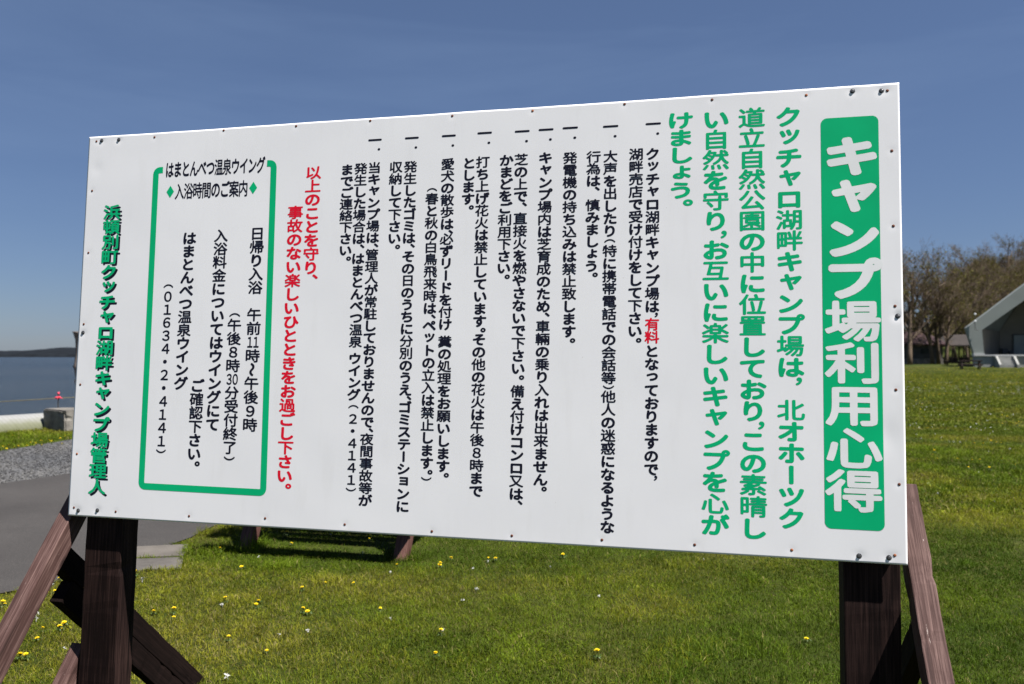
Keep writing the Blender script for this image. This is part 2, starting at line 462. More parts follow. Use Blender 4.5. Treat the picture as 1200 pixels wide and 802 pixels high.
M['ribbon'] = simple('pink_red_tape', (0.80, 0.06, 0.10), 0.5, 0.1, 30)
M['rope'] = simple('yellow_brown_rope', (0.13, 0.105, 0.045), 0.85, 0.25, 40)
M['stake'] = simple('dark_iron_stake', (0.03, 0.027, 0.025), 0.7, 0.3, 40)
M['lampwhite'] = simple('white_lamp_globe', (0.7, 0.72, 0.74), 0.4, 0.05, 5)

# ------------------------------------------------------------------ terrain
SHORE_A, SHORE_D = (-10.85, 16.35), (0.545, 0.838)      # a point on the embankment line and its direction
def shore_dist(x, y):
    """> 0 on the lake side"""
    return -((x - SHORE_A[0]) * SHORE_D[1] - (y - SHORE_A[1]) * SHORE_D[0])
def ground_z(x, y):
    x = np.asarray(x, float); y = np.asarray(y, float)
    z = 0.25 * sstep(20, 58, y) + 0.50 * sstep(58, 84, y)
    z = z + 13.0 * sstep(98, 175, y + 0.45 * (x - 75)) * (0.30 + 0.70 * sstep(0.515, 0.60, x / np.maximum(y, 1.0))) * sstep(10, 45, x) 
    z = z + (fbm(x * 0.11, y * 0.11, 3) - 0.5) * 0.10 * sstep(9, 18, np.hypot(x, y))
    d = shore_dist(x, y)
    land = 1 - sstep(0.35, 2.2, d)
    z = z * land + (1 - land) * (-2.2)
    return z
def gz(x, y): return float(ground_z(x, y))

def axis(fine_lo, fine_hi, step, far_lo, far_hi, ratio=1.22):
    a = list(np.arange(fine_lo, fine_hi + 1e-6, step)); s = step; p = a[-1]
    while p < far_hi: s *= ratio; p += s; a.append(min(p, far_hi))
    s = step; p = a[0]; b = []
    while p > far_lo: s *= ratio; p -= s; b.append(max(p, far_lo))
    return np.array(b[::-1] + a)
xs = axis(-18, 22, 0.4, -3000, 3000); ys = axis(-4, 40, 0.4, -400, 3500, 1.12)
X, Y = np.meshgrid(xs, ys); Z = ground_z(X, Y)
nx, ny = len(xs), len(ys)
idx = np.arange(nx * ny).reshape(ny, nx)
quads = np.stack([idx[:-1,:-1], idx[:-1,1:], idx[1:,1:], idx[1:,:-1]], -1).reshape(-1, 4)
me = mesh_np('ground', np.stack([X, Y, Z], -1).reshape(-1, 3), quads.ravel(), np.full(len(quads), 4), True)
tag(link('ground', me, M['ground']), kind='structure')

WATER_Z = -0.75
b = MB(); b.add([(-6000,-300,WATER_Z),(3000,-300,WATER_Z),(3000,7000,WATER_Z),(-6000,7000,WATER_Z)], [(0,1,2,3)])
tag(b.build('lake', M['water']), kind='structure')

# far shore: a low wooded ridge, a real mound 2.6 km off
def ridge(y0, xa, xb, hfun, depth, n=260):
    b = MB(); rows = []
    prof = [(-0.5, 0.0), (-0.46, 0.30), (-0.34, 0.62), (-0.16, 0.90), (0.0, 1.0), (0.2, 0.85), (0.5, 0.0)]
    vs_, fs_ = [], []
    for i in range(n + 1):
        x = xa + (xb - xa) * i / n; h = hfun(x)
        for (t, k) in prof:
            hh = k * h * (1 + 0.10 * (float(vnoise(x * 0.05, t * 9 + 3)) - 0.5) * (k > 0))
            vs_.append((x, y0 + t * depth, WATER_Z - 0.4 + hh))
    m_ = len(prof)
    for i in range(n):
        for j in range(m_ - 1):
            fs_.append((i*m_+j, (i+1)*m_+j, (i+1)*m_+j+1, i*m_+j+1))
    b.add(vs_, fs_); return b.mesh('hills', smooth=False)
def hill_h(x):
    px = 600 + 930 * x / 2600                      # silhouette heights along the shore
    h = np.interp(px, [-400, -80, 0, 22, 40, 50, 62, 75, 85, 140, 240, 420, 700, 1000], [10, 22, 23, 25, 29, 33, 35.5, 34, 33, 40, 36, 30, 22, 15])
    return float(h) * 1.0 + 2.6 * (float(fbm(x * 0.02, 3.3, 4)) - 0.5)
o = link('hills', ridge(2700, -2800, 1200, hill_h, 420, 700), M['hill'])
tag(o, kind='structure')

# ------------------------------------------------------------------ path, gravel, slabs
def ribbon_sheet(name, left, right, mat, z, sub=6, wob=0.0):
    """sheet between two edge polylines sampled at the same y values"""
    ysamp = np.concatenate([np.arange(1.0, 16, 0.25), np.arange(16, 60, 1.5)])
    lx = np.interp(ysamp, [p[1] for p in left], [p[0] for p in left]); rx = np.interp(ysamp, [p[1] for p in right], [p[0] for p in right])
    lx = lx + 0.06 * (vnoise(ysamp * 4.1, 2.5 + 0*ysamp) - 0.5); rx = rx + 0.06 * (vnoise(ysamp * 4.6, 8.5 + 0*ysamp) - 0.5)
    lx = lx + wob * (fbm(ysamp * 1.3, 5.5 + 0*ysamp) - 0.5); rx = rx + wob * (fbm(ysamp * 1.7, 9.5 + 0*ysamp) - 0.5)
    v = []; f = []
    for i, y in enumerate(ysamp):
        for k in range(sub + 1):
            x = lx[i] + (rx[i] - lx[i]) * k / sub
            v.append((x, y, max(gz(x, y), -0.01) + z))
    for i in range(len(ysamp) - 1):
        for k in range(sub):
            a = i * (sub + 1) + k; f.append((a, a + 1, a + sub + 2, a + sub + 1))
    b = MB(); b.add(v, f); o = b.build(name, mat); tag(o, kind='structure'); return o, (ysamp, lx, rx)
PATH_R = [(-7.6,1),(-6.0,2.5),(-4.4,4.3),(-3.45,5.35),(-3.2,5.66),(-2.95,6.0),(-2.85,6.8),(-2.80,7.5),(-2.3,9),(-0.4,14),(6,30),(16,60)]
PATH_L = [(-10.4,1),(-9,3),(-7.7,6),(-6.4,9.9),(-6.0,10.8),(-4.4,15),(2,30),(12,60)]
GRAV_L = [(-12.5,1),(-11.6,4),(-10.2,8),(-8.6,13.0),(-8.3,14.9),(-6.4,19.5),(-1.0,30),(9,60)]
_, pe = ribbon_sheet('path', PATH_L, PATH_R, M['asphalt'], 0.012, 8, 0.12)
_, ge = ribbon_sheet('gravel', GRAV_L, [(x + 0.05, y) for x, y in PATH_L], M['gravel'], 0.006, 6, 0.25)
# loose stones that give the gravel strip its rough surface: nobody could count them
vv, ff, base = [], [], 0
oct_f = np.array([[0,2,4],[2,1,4],[1,3,4],[3,0,4],[2,0,5],[1,2,5],[3,1,5],[0,3,5]])
for _ in range(9000):
    y = random.uniform(9.2, 16.5); lx_ = np.interp(y, ge[0], ge[1]); rx_ = np.interp(y, ge[0], ge[2])
    x = random.uniform(lx_, rx_); s = random.uniform(0.006, 0.019)
    P = np.array([[1,0,0],[-1,0,0],[0,1,0],[0,-1,0],[0,0,0.8],[0,0,-0.6]], float) * s * rng.uniform(0.6, 1.3, (6, 1))
    a = random.uniform(0, 6.28); c_, s_ = math.cos(a), math.sin(a)
    P = np.stack([P[:,0]*c_ - P[:,1]*s_, P[:,0]*s_ + P[:,1]*c_, P[:,2]], 1) + [x, y, gz(x, y) + 0.008 + s * 0.3]
    vv.append(P); ff.append(oct_f + base); base += 6
V = np.concatenate(vv); Fc = np.concatenate(ff)
tag(link('gravel_stones', mesh_np('gravel_stones', V, Fc.ravel(), np.full(len(Fc), 3)), M['gravel']),
    'loose grey gravel stones on the strip beside the asphalt path', 'gravel', kind='stuff')

# paving slabs at the edge of the asphalt
slab_quads = [[(-3.24,6.63),(-2.74,6.74),(-2.62,6.36),(-3.12,6.27)], [(-3.10,6.22),(-2.60,6.31),(-2.48,5.98),(-2.98,5.88)]]
slab_labels = ['pale concrete paving slab at the path edge, the one farther from the dark post', 'pale concrete paving slab at the path edge, the one nearer the dark post']
for q, lb in zip(slab_quads, slab_labels):
    b = MB(); b.prism(q, 2, -0.03, 0.0165)
    tag(b.build('paving_slab', M['slab'] if q is slab_quads[0] else M['slab_worn'], bevel=0.003), lb, 'paving slab', 'paving slabs at the path edge')

# ================================================================== THE NOTICE BOARD
SW, SH = 3.64, 1.82
_a, _b, _c = -0.22793394, -0.05569953, 0.00496219
SR = Matrix.Rotation(_a, 3, 'Z') @ Matrix.Rotation(_b, 3, 'X') @ Matrix.Rotation(_c, 3, 'Y')
SO = Vector((-0.31904765, 3.34129324, 0.84231168))
K_ = 2.9 / SW                                    # drawn at 3.64 m, built as a 2.9 x 1.45 m board
SO = Vector((0, 0, CAM_H)) + (SO - Vector((0, 0, CAM_H))) * K_
BACK, DOWN = 0.1, 1.245
sign = empty('notice_board', SO + SR @ Vector((0, BACK, -DOWN)) * K_, SR.to_euler())
sign.scale = (K_, K_, K_)
tag(sign, 'large white notice board with green title and rules in Japanese on dark wooden posts', 'notice board')
def S(u, w, v): return (u - SW/2, -w - BACK, v + DOWN)      # along the board, out of its face, up

BOLTS = [(0.071,1.799),(0.167,1.798),(0.025,0.864),(0.054,0.025),(0.159,0.031),(3.473,1.799),(3.577,1.793),(3.621,0.92),(3.474,0.023),(3.577,0.023)]
SCREWS = [(0.042,1.797),(0.365,1.799),(0.734,1.81),(1.105,1.807),(1.467,1.809),(1.849,1.806),(2.205,1.805),(2.593,1.808),(2.944,1.802),(3.303,1.795),(3.598,1.792),(0.033,1.553),(0.031,1.25),(0.027,0.905),(0.027,0.616),(0.03,0.289),(0.03,0.038),(0.259,0.03),(0.645,0.029),(1.026,0.038),(1.406,0.031),(1.801,0.023),(2.146,0.024),(2.516,0.028),(2.877,0.03),(3.236,0.031),(3.597,0.033),(3.61,1.555),(3.611,1.264),(3.612,0.958),(3.61,0.643),(3.616,0.293)]
def warp(u, v):
    """how far the thin sheet bulges out of its plane, dimples round the bolts included"""
    u = np.asarray(u, float); v = np.asarray(v, float)
    d = 0.0032 * (fbm(u * 1.1 + 40, v * 1.3 + 7, 3) - 0.5) + 0.0006 * (fbm(u * 5 + 3, v * 5 + 60, 2) - 0.5)
    edge = np.minimum(np.minimum(u, SW - u), np.minimum(v, SH - v))
    d = d + 0.0012 * (fbm(u * 4.2 + 9, v * 4.2 + 80, 2) - 0.5) * np.exp(-edge / 0.06)
    for k, (bu, bv) in enumerate(BOLTS):
        d = d - (0.0012 if k != 7 else 0.002) * np.exp(-((u - bu)**2 + (v - bv)**2) / 0.017**2)
    for (bu, bv) in SCREWS:
        d = d - 0.0005 * np.exp(-((u - bu)**2 + (v - bv)**2) / 0.014**2)
    # two soft dents seen on the sheet
    d = d - 0.0014 * np.exp(-(((u - 3.58) / 0.035)**2 + ((v - 0.47) / 0.06)**2)) - 0.0006 * np.exp(-(((u - 0.055) / 0.03)**2 + ((v - 1.66) / 0.03)**2))
    return d

def cut_z(u):                                   # the upper edge was cut by hand: it wavers by a few millimetres
    return 0.004 * (fbm(np.asarray(u) * 3.1 + 5, 0 * np.asarray(u) + 2.2, 3) - 0.5)
nu, nv = 520, 260
U, V_ = np.meshgrid(np.linspace(0, SW, nu), np.linspace(0, SH, nv))
V2 = V_ + cut_z(U) * (V_ / SH)**8
Wf = warp(U, V_)
front = np.stack([U - SW/2, -Wf - BACK, V2 + DOWN], -1).reshape(-1, 3)
idx = np.arange(nu * nv).reshape(nv, nu)
q = np.stack([idx[:-1,:-1], idx[:-1,1:], idx[1:,1:], idx[1:,:-1]], -1).reshape(-1, 4)
per = np.concatenate([idx[0,:], idx[1:,-1], idx[-1,-2::-1], idx[-2:0:-1,0]])
bk = front[per].copy(); bk[:,1] += 0.003
pn = len(per); b0 = len(front)
band = np.stack([per, b0 + np.arange(pn), b0 + (np.arange(pn) + 1) % pn, np.roll(per, -1)], 1)
me = mesh_np('panel', np.concatenate([front, bk]), np.concatenate([q.ravel(), band.ravel(), np.arange(b0, b0 + pn)[::-1]]),
             np.concatenate([np.full(len(q), 4), np.full(pn, 4), [pn]]))
me.polygons.foreach_set('use_smooth', np.concatenate([np.ones(len(q), bool), np.zeros(pn + 1, bool)]))
panel = link('panel', me, M['panel'], sign)

# bolts and rusty screws
def head(r, kind):
    b = MB()
    if kind == 'bolt':
        b.tube([(0,0.002,0),(0,-0.0008,0)], [r*1.4, r*1.4], 20)
        b.tube([(0,-0.0008,0),(0,-0.0034,0),(0,-0.0042,0)], [r, r, r*0.75], 6)
    else:
        b.tube([(0,0.002,0),(0,-0.0003,0),(0,-0.0011,0),(0,-0.0014,0)], [r, r, r*0.75, r*0.3], 14)
    return b
bolt_me = head(0.0070, 'bolt').mesh('bolt'); bolt_me.materials.append(M['bolt'])
screw_me = head(0.0058, 'screw').mesh('screw', smooth=True); screw_me.materials.append(M['rust'])
screw_me2 = screw_me.copy(); screw_me2.materials.clear(); screw_me2.materials.append(M['rustlight'])
for (bu, bv) in BOLTS:
    o = link('bolt', bolt_me, None, panel); o.location = S(bu, float(warp(bu, bv)), bv); o.rotation_euler = (0, random.uniform(0, 1), 0)
for k, (bu, bv) in enumerate(SCREWS):
    o = link('screw', screw_me2 if k in (6, 9, 25, 26, 15) else screw_me, None, panel); o.location = S(bu, float(warp(bu, bv)), bv)

# --- posts, battens and braces (the battens hold the sheet off the posts)
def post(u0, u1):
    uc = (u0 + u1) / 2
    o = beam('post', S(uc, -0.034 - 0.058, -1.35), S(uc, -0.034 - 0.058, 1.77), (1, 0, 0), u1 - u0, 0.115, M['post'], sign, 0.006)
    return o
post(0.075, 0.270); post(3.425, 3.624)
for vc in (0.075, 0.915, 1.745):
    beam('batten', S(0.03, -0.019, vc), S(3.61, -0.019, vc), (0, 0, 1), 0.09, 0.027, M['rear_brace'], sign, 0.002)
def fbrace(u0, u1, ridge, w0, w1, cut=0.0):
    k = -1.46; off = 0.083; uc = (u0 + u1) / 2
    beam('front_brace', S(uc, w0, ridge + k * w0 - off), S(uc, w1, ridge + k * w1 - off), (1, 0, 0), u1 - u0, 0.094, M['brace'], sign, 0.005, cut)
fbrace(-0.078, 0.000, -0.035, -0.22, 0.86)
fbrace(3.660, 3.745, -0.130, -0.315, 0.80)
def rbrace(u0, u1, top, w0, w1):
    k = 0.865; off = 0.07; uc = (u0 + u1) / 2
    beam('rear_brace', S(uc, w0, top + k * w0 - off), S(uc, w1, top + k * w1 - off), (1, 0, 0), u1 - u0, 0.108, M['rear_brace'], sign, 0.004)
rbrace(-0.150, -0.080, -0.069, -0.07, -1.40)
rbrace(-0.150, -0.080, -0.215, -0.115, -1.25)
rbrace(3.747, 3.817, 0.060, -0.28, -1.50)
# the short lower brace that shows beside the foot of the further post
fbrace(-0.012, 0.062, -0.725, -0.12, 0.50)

# --- lettering: the built-in font's outlines, thickened and rounded like cut vinyl
_fc = bpy.data.curves.new('glyph', 'FONT'); _fo = bpy.data.objects.new('glyph', _fc); COL.objects.link(_fo)
_fc.size = 1.0; _fc.resolution_u = 4; _fc.fill_mode = 'NONE'
def outline(ch):
    _fc.body = ch
    bpy.context.view_layer.update()
    dg = bpy.context.evaluated_depsgraph_get()
    cu = _fo.evaluated_get(dg).to_curve(dg, apply_modifiers=False)
    loops = []
    for sp in cu.splines:
        if sp.type == 'BEZIER':
            bp = sp.bezier_points; n = len(bp); L = []
            for i in range(n):
                p0, p1 = bp[i], bp[(i + 1) % n]
                A, B, Cc, D = (np.array(p.to_2d()) for p in (p0.co, p0.handle_right, p1.handle_left, p1.co))
                straight = np.linalg.norm(np.cross(np.append(D - A, 0), np.append(B - A, 0))) + np.linalg.norm(np.cross(np.append(D - A, 0), np.append(Cc - A, 0))) < 1e-5
                for t in ([0] if straight else (0, .25, .5, .75)):
                    L.append((1-t)**3*A + 3*(1-t)**2*t*B + 3*(1-t)*t*t*Cc + t**3*D)
            loops.append(np.array(L))
        else:
            loops.append(np.array([p.co.to_2d() for p in sp.points]))
    _fo.to_curve_clear()
    return [l for l in loops if len(l) > 2]

def sdf(segsA, segsB, gx, gy, sign=True):
    P = np.stack(np.meshgrid(gx, gy), -1).reshape(-1, 1, 2)
    d = segsB - segsA; L2 = (d**2).sum(-1) + 1e-12
    out = np.full(len(P), 1e9); wind = np.zeros(len(P))
    for s in range(0, len(segsA), 64):
        A = segsA[None, s:s+64]; Dv = d[None, s:s+64]; B = segsB[None, s:s+64]
        r = P - A
        t = np.clip((r * Dv).sum(-1) / L2[None, s:s+64], 0, 1)
        q = r - Dv * t[..., None]
        out = np.minimum(out, (q**2).sum(-1).min(1))
        if sign:
            up = (A[..., 1] <= P[..., 1]) & (B[..., 1] > P[..., 1]); dn = (B[..., 1] <= P[..., 1]) & (A[..., 1] > P[..., 1])
            side = Dv[..., 0] * r[..., 1] - r[..., 0] * Dv[..., 1]
            wind += (up & (side > 0)).sum(1) - (dn & (side < 0)).sum(1)
    out = np.sqrt(out)
    return out.reshape(len(gy), len(gx)), (wind != 0).reshape(len(gy), len(gx))

def contour(F, gx, gy):
    """closed loops of F = 0 (marching squares, F < 0 inside)"""
    H, Wd = F.shape; pts = {}; nxt = {}
    ins = F < 0
    def ep(k):
        if k not in pts:
            i, j, h = k
            if h: a, b2 = F[i, j], F[i, j+1]; t = a / (a - b2); pts[k] = (gx[j] + (gx[j+1] - gx[j]) * t, gy[i])
            else: a, b2 = F[i, j], F[i+1, j]; t = a / (a - b2); pts[k] = (gx[j], gy[i] + (gy[i+1] - gy[i]) * t)
        return k
    code = ins[:-1,:-1] * 1 + ins[:-1,1:] * 2 + ins[1:,1:] * 4 + ins[1:,:-1] * 8
    T = {1:[(3,0)],2:[(0,1)],3:[(3,1)],4:[(1,2)],5:[(3,2),(1,0)],6:[(0,2)],7:[(3,2)],8:[(2,3)],9:[(2,0)],10:[(0,3),(2,1)],11:[(2,1)],12:[(1,3)],13:[(1,0)],14:[(0,3)]}
    I, J = np.nonzero((code > 0) & (code < 15))
    for i, j in zip(I.tolist(), J.tolist()):
        e = ((i, j, 1), (i, j+1, 0), (i+1, j, 1), (i, j, 0))
        for a, b2 in T[int(code[i, j])]: nxt[ep(e[a])] = ep(e[b2])
    loops = []
    while nxt:
        k0, k = next(iter(nxt.items())); L = [k0]; del nxt[k0]
        while k != k0 and k in nxt:
            L.append(k); k = nxt.pop(k)
        loops.append(np.array([pts[k] for k in L]))
    return loops
def segs_of(loops):
    return np.concatenate(loops), np.concatenate([np.roll(l, -1, 0) for l in loops])
def thin(l, tol):
    keep = []; n = len(l); last = l[-1]
    for i in range(n):
        a, p, c = last, l[i], l[(i + 1) % n]
        e = c - a; dd = abs(e[0] * (p[1] - a[1]) - e[1] * (p[0] - a[0])) / (np.linalg.norm(e) + 1e-12)
        if dd > tol or np.linalg.norm(p - a) > 0.12: keep.append(p); last = p
    return np.array(keep)

_fill = bpy.data.curves.new('fill', 'CURVE'); _fill.dimensions = '2D'; _fill.fill_mode = 'BOTH'
_fillo = bpy.data.objects.new('fill', _fill); COL.objects.link(_fillo)
SIMPLE = set('ァ')
def is_kanji(ch): return ord(ch) >= 0x4E00 and ch != '一'
def is_small(ch): return ch in 'ッャュョっゃゅょ'
STYLE = {  # erode, grow for kana / kanji, grid
    'T': (0.015, 0.052, 0.010, 0.027, 128), 'G': (0.014, 0.040, 0.010, 0.022, 90), 'B': (0.012, 0.041, 0.008, 0.024, 76),
    'R': (0.012, 0.040, 0.010, 0.026, 76), 'S': (0.010, 0.037, 0.008, 0.026, 84), 'H': (0.012, 0.030, 0.008, 0.018, 76)}
_cache = {}
def glyph(ch, st):
    """(verts 2D, triangles) in em units, centred on the em box, y up"""
    if (ch, st) in _cache: return _cache[ch, st]
    if ch == '◆':
        loops = [np.array([(0.42, 0), (0, 0.5), (-0.42, 0), (0, -0.5)])]
    else:
        loops = outline(ch)
        if not loops: _cache[ch, st] = None; return None
        e1, g1, e2, g2, n = STYLE[st]; er, gr = (e2, g2) if is_kanji(ch) else (e1, g1)
        al = np.concatenate(loops); lo, hi = al.min(0) - 0.10, al.max(0) + 0.10
        step = 1.2 / n
        gx = np.arange(lo[0], hi[0] + step, step); gy = np.arange(lo[1], hi[1] + step, step)
        A, B = segs_of(loops); d, inside = sdf(A, B, gx, gy); F = np.where(inside, -d, d)
        lp = contour(F + er, gx, gy)
        if lp:
            A, B = segs_of(lp); d2, _ = sdf(A, B, gx, gy, False); F2 = np.where(F + er < 0, -d2, d2)
            loops2 = contour(F2 - (er + gr), gx, gy)
        else: loops2 = contour(F - gr, gx, gy)
        loops = [thin(l, 0.0022) for l in loops2]
        loops = [l for l in loops if len(l) > 3]
        if ch in 'ー〜':                                        # upright in vertical text
            c = np.array([0.5, 0.38]); loops = [np.stack([(l[:,1] - c[1]), -(l[:,0] - c[0])], 1) for l in loops]
            if ch == 'ー': loops = [np.stack([-l[:,0], l[:,1]], 1) for l in loops]
        elif ch in '（）':
            al = np.concatenate(loops); c = (al.min(0) + al.max(0)) / 2
            loops = [np.stack([(l[:,1] - c[1]) * 0.78, -(l[:,0] - c[0])], 1) for l in loops]
        elif ch in '，．、。':
            al = np.concatenate(loops); c = (al.min(0) + al.max(0)) / 2
            loops = [l - c for l in loops]
        elif is_small(ch):
            al = np.concatenate(loops); c = (al.min(0) + al.max(0)) / 2
            loops = [(l - c) * 1.02 + [0.04, 0.02] for l in loops]
        else:
            loops = [(l - [0.5, 0.38]) * 1.04 for l in loops]
    _fill.splines.clear()
    for l in loops:
        sp = _fill.splines.new('POLY'); sp.points.add(len(l) - 1)
        co = np.zeros((len(l), 4)); co[:, :2] = l; co[:, 3] = 1
        sp.points.foreach_set('co', co.ravel()); sp.use_cyclic_u = True
    bpy.context.view_layer.update()
    dg = bpy.context.evaluated_depsgraph_get()
    m = _fillo.evaluated_get(dg).to_mesh()
    v = np.zeros(len(m.vertices) * 3); m.vertices.foreach_get('co', v)
    m.calc_loop_triangles()
    t = np.zeros(len(m.loop_triangles) * 3, np.int32); m.loop_triangles.foreach_get('vertices', t)
    _fillo.evaluated_get(dg).to_mesh_clear()
    _cache[ch, st] = (v.reshape(-1, 3)[:, :2], t.reshape(-1, 3))
    return _cache[ch, st]

def follow_sheet(me, u, v):
    """shading normals of the warped sheet under the vinyl"""
    e = 0.004; wu = (warp(u + e, v) - warp(u - e, v)) / (2*e); wv = (warp(u, v + e) - warp(u, v - e)) / (2*e)
    n = np.stack([-wu, -np.ones_like(wu), -wv], 1); n /= np.linalg.norm(n, axis=1)[:, None]
    me.normals_split_custom_set_from_vertices(n.tolist())

def letters(name, items, mat, lift, label=None):
    """items: (char, style, u, v, scale u, scale v) -> one flat vinyl mesh lying on the sheet"""
    vs_, fs_, base = [], [], 0
    for ch, st, u, v, su, sv in items:
        g = glyph(ch, st)
        if g is None: continue
        p, t = g
        vs_.append(np.stack([u + p[:,0] * su, v + p[:,1] * sv], 1)); fs_.append(t + base); base += len(p)
    P = np.concatenate(vs_); Fc = np.concatenate(fs_)
    # all triangles face the viewer (-y)
    a, b_, c = P[Fc[:,0]], P[Fc[:,1]], P[Fc[:,2]]
    ar = (b_[:,0]-a[:,0])*(c[:,1]-a[:,1]) - (b_[:,1]-a[:,1])*(c[:,0]-a[:,0])
    Fc[ar < 0] = Fc[ar < 0][:, ::-1]
    w = warp(P[:,0], P[:,1]) + lift
    me = mesh_np(name, np.stack([P[:,0] - SW/2, -w - BACK, P[:,1] + DOWN], 1), Fc.ravel(), np.full(len(Fc), 3))
    follow_sheet(me, P[:,0], P[:,1])
    o = link(name, me, mat, panel)
    if label: o['label'] = label
    return o

def sheet(name, poly_fn, mat, lift, res=0.02):
    """a flat shape given as quads in (u, v), subdivided so that it follows the warp of the sheet"""
    b = MB()
    for (A, B, C_, D) in poly_fn:
        A, B, C_, D = map(np.array, (A, B, C_, D))
        n = max(1, int(np.linalg.norm(B - A) / res)); m_ = max(1, int(np.linalg.norm(D - A) / res))
        vs_ = []
        for j in range(m_ + 1):
            for i in range(n + 1):
                s, t = i / n, j / m_
                p = (A * (1-s) + B * s) * (1-t) + (D * (1-s) + C_ * s) * t
                vs_.append(S(p[0], float(warp(p[0], p[1])) + lift, p[1]))
        b.add(vs_, [(j*(n+1)+i, j*(n+1)+i+1, (j+1)*(n+1)+i+1, (j+1)*(n+1)+i) for j in range(m_) for i in range(n)])
    me = bpy.data.meshes.new(name); me.from_pydata(b.v, [], b.f); me.update()
    return link(name, me, mat, panel)

# green title plate with rounded corners: strips of quads
def rounded_strips(u0, u1, v0, v1, r, n=10):
    rows = []
    for k in range(n + 1):
        a = math.pi / 2 * k / n; rows.append((v0 + r - r * math.cos(a), r - r * math.sin(a)))
    rows2 = [(v1 - (v - v0), i) for v, i in rows][::-1]
    rr = rows + rows2
    return [((u0 + i0, va), (u1 - i0, va), (u1 - i1, vb), (u0 + i1, vb)) for (va, i0), (vb, i1) in zip(rr[:-1], rr[1:]) if vb - va > 1e-6]
sheet('title_plate', rounded_strips(3.355, 3.564, 0.119, 1.697, 0.024), M['green'], 0.0004, 0.015)

# green outline round the bathing hours
def stroke(name, pts, width, mat, lift):
    """one continuous flat line with mitred/rounded corners"""
    P = []
    pts = [np.array(p, float) for p in pts]
    for i, p in enumerate(pts):
        if 0 < i < len(pts) - 1:
            r = 0.022
            a = (pts[i-1] - p) / np.linalg.norm(pts[i-1] - p); c = (pts[i+1] - p) / np.linalg.norm(pts[i+1] - p)
            for t in np.linspace(0, 1, 9): P.append((1-t)**2 * (p + a*r) + 2*(1-t)*t*p + t*t*(p + c*r))
        else: P.append(p)
    Q = [P[0]]
    for p in P[1:]:
        n = max(1, int(np.linalg.norm(p - Q[-1]) / 0.02)); s = Q[-1]
        for k in range(1, n + 1): Q.append(s + (p - s) * k / n)
    b = MB(); vs_ = []
    for i, p in enumerate(Q):
        d = Q[min(i+1, len(Q)-1)] - Q[max(i-1, 0)]; d /= np.linalg.norm(d); nrm = np.array([-d[1], d[0]])
        for sgn in (1, -1):
            e = p + nrm * sgn * width / 2; vs_.append(S(e[0], float(warp(e[0], e[1])) + lift, e[1]))
    b.add(vs_, [(2*i, 2*i+1, 2*i+3, 2*i+2) for i in range(len(Q) - 1)])
    me = bpy.data.meshes.new(name); me.from_pydata(b.v, [], b.f); me.update()
    return link(name, me, mat, panel)
stroke('outline', [(0.421,1.637),(0.384,1.636),(0.389,0.153),(1.012,0.150),(1.000,1.640),(0.966,1.641)], 0.030, M['green'], 0.0004)

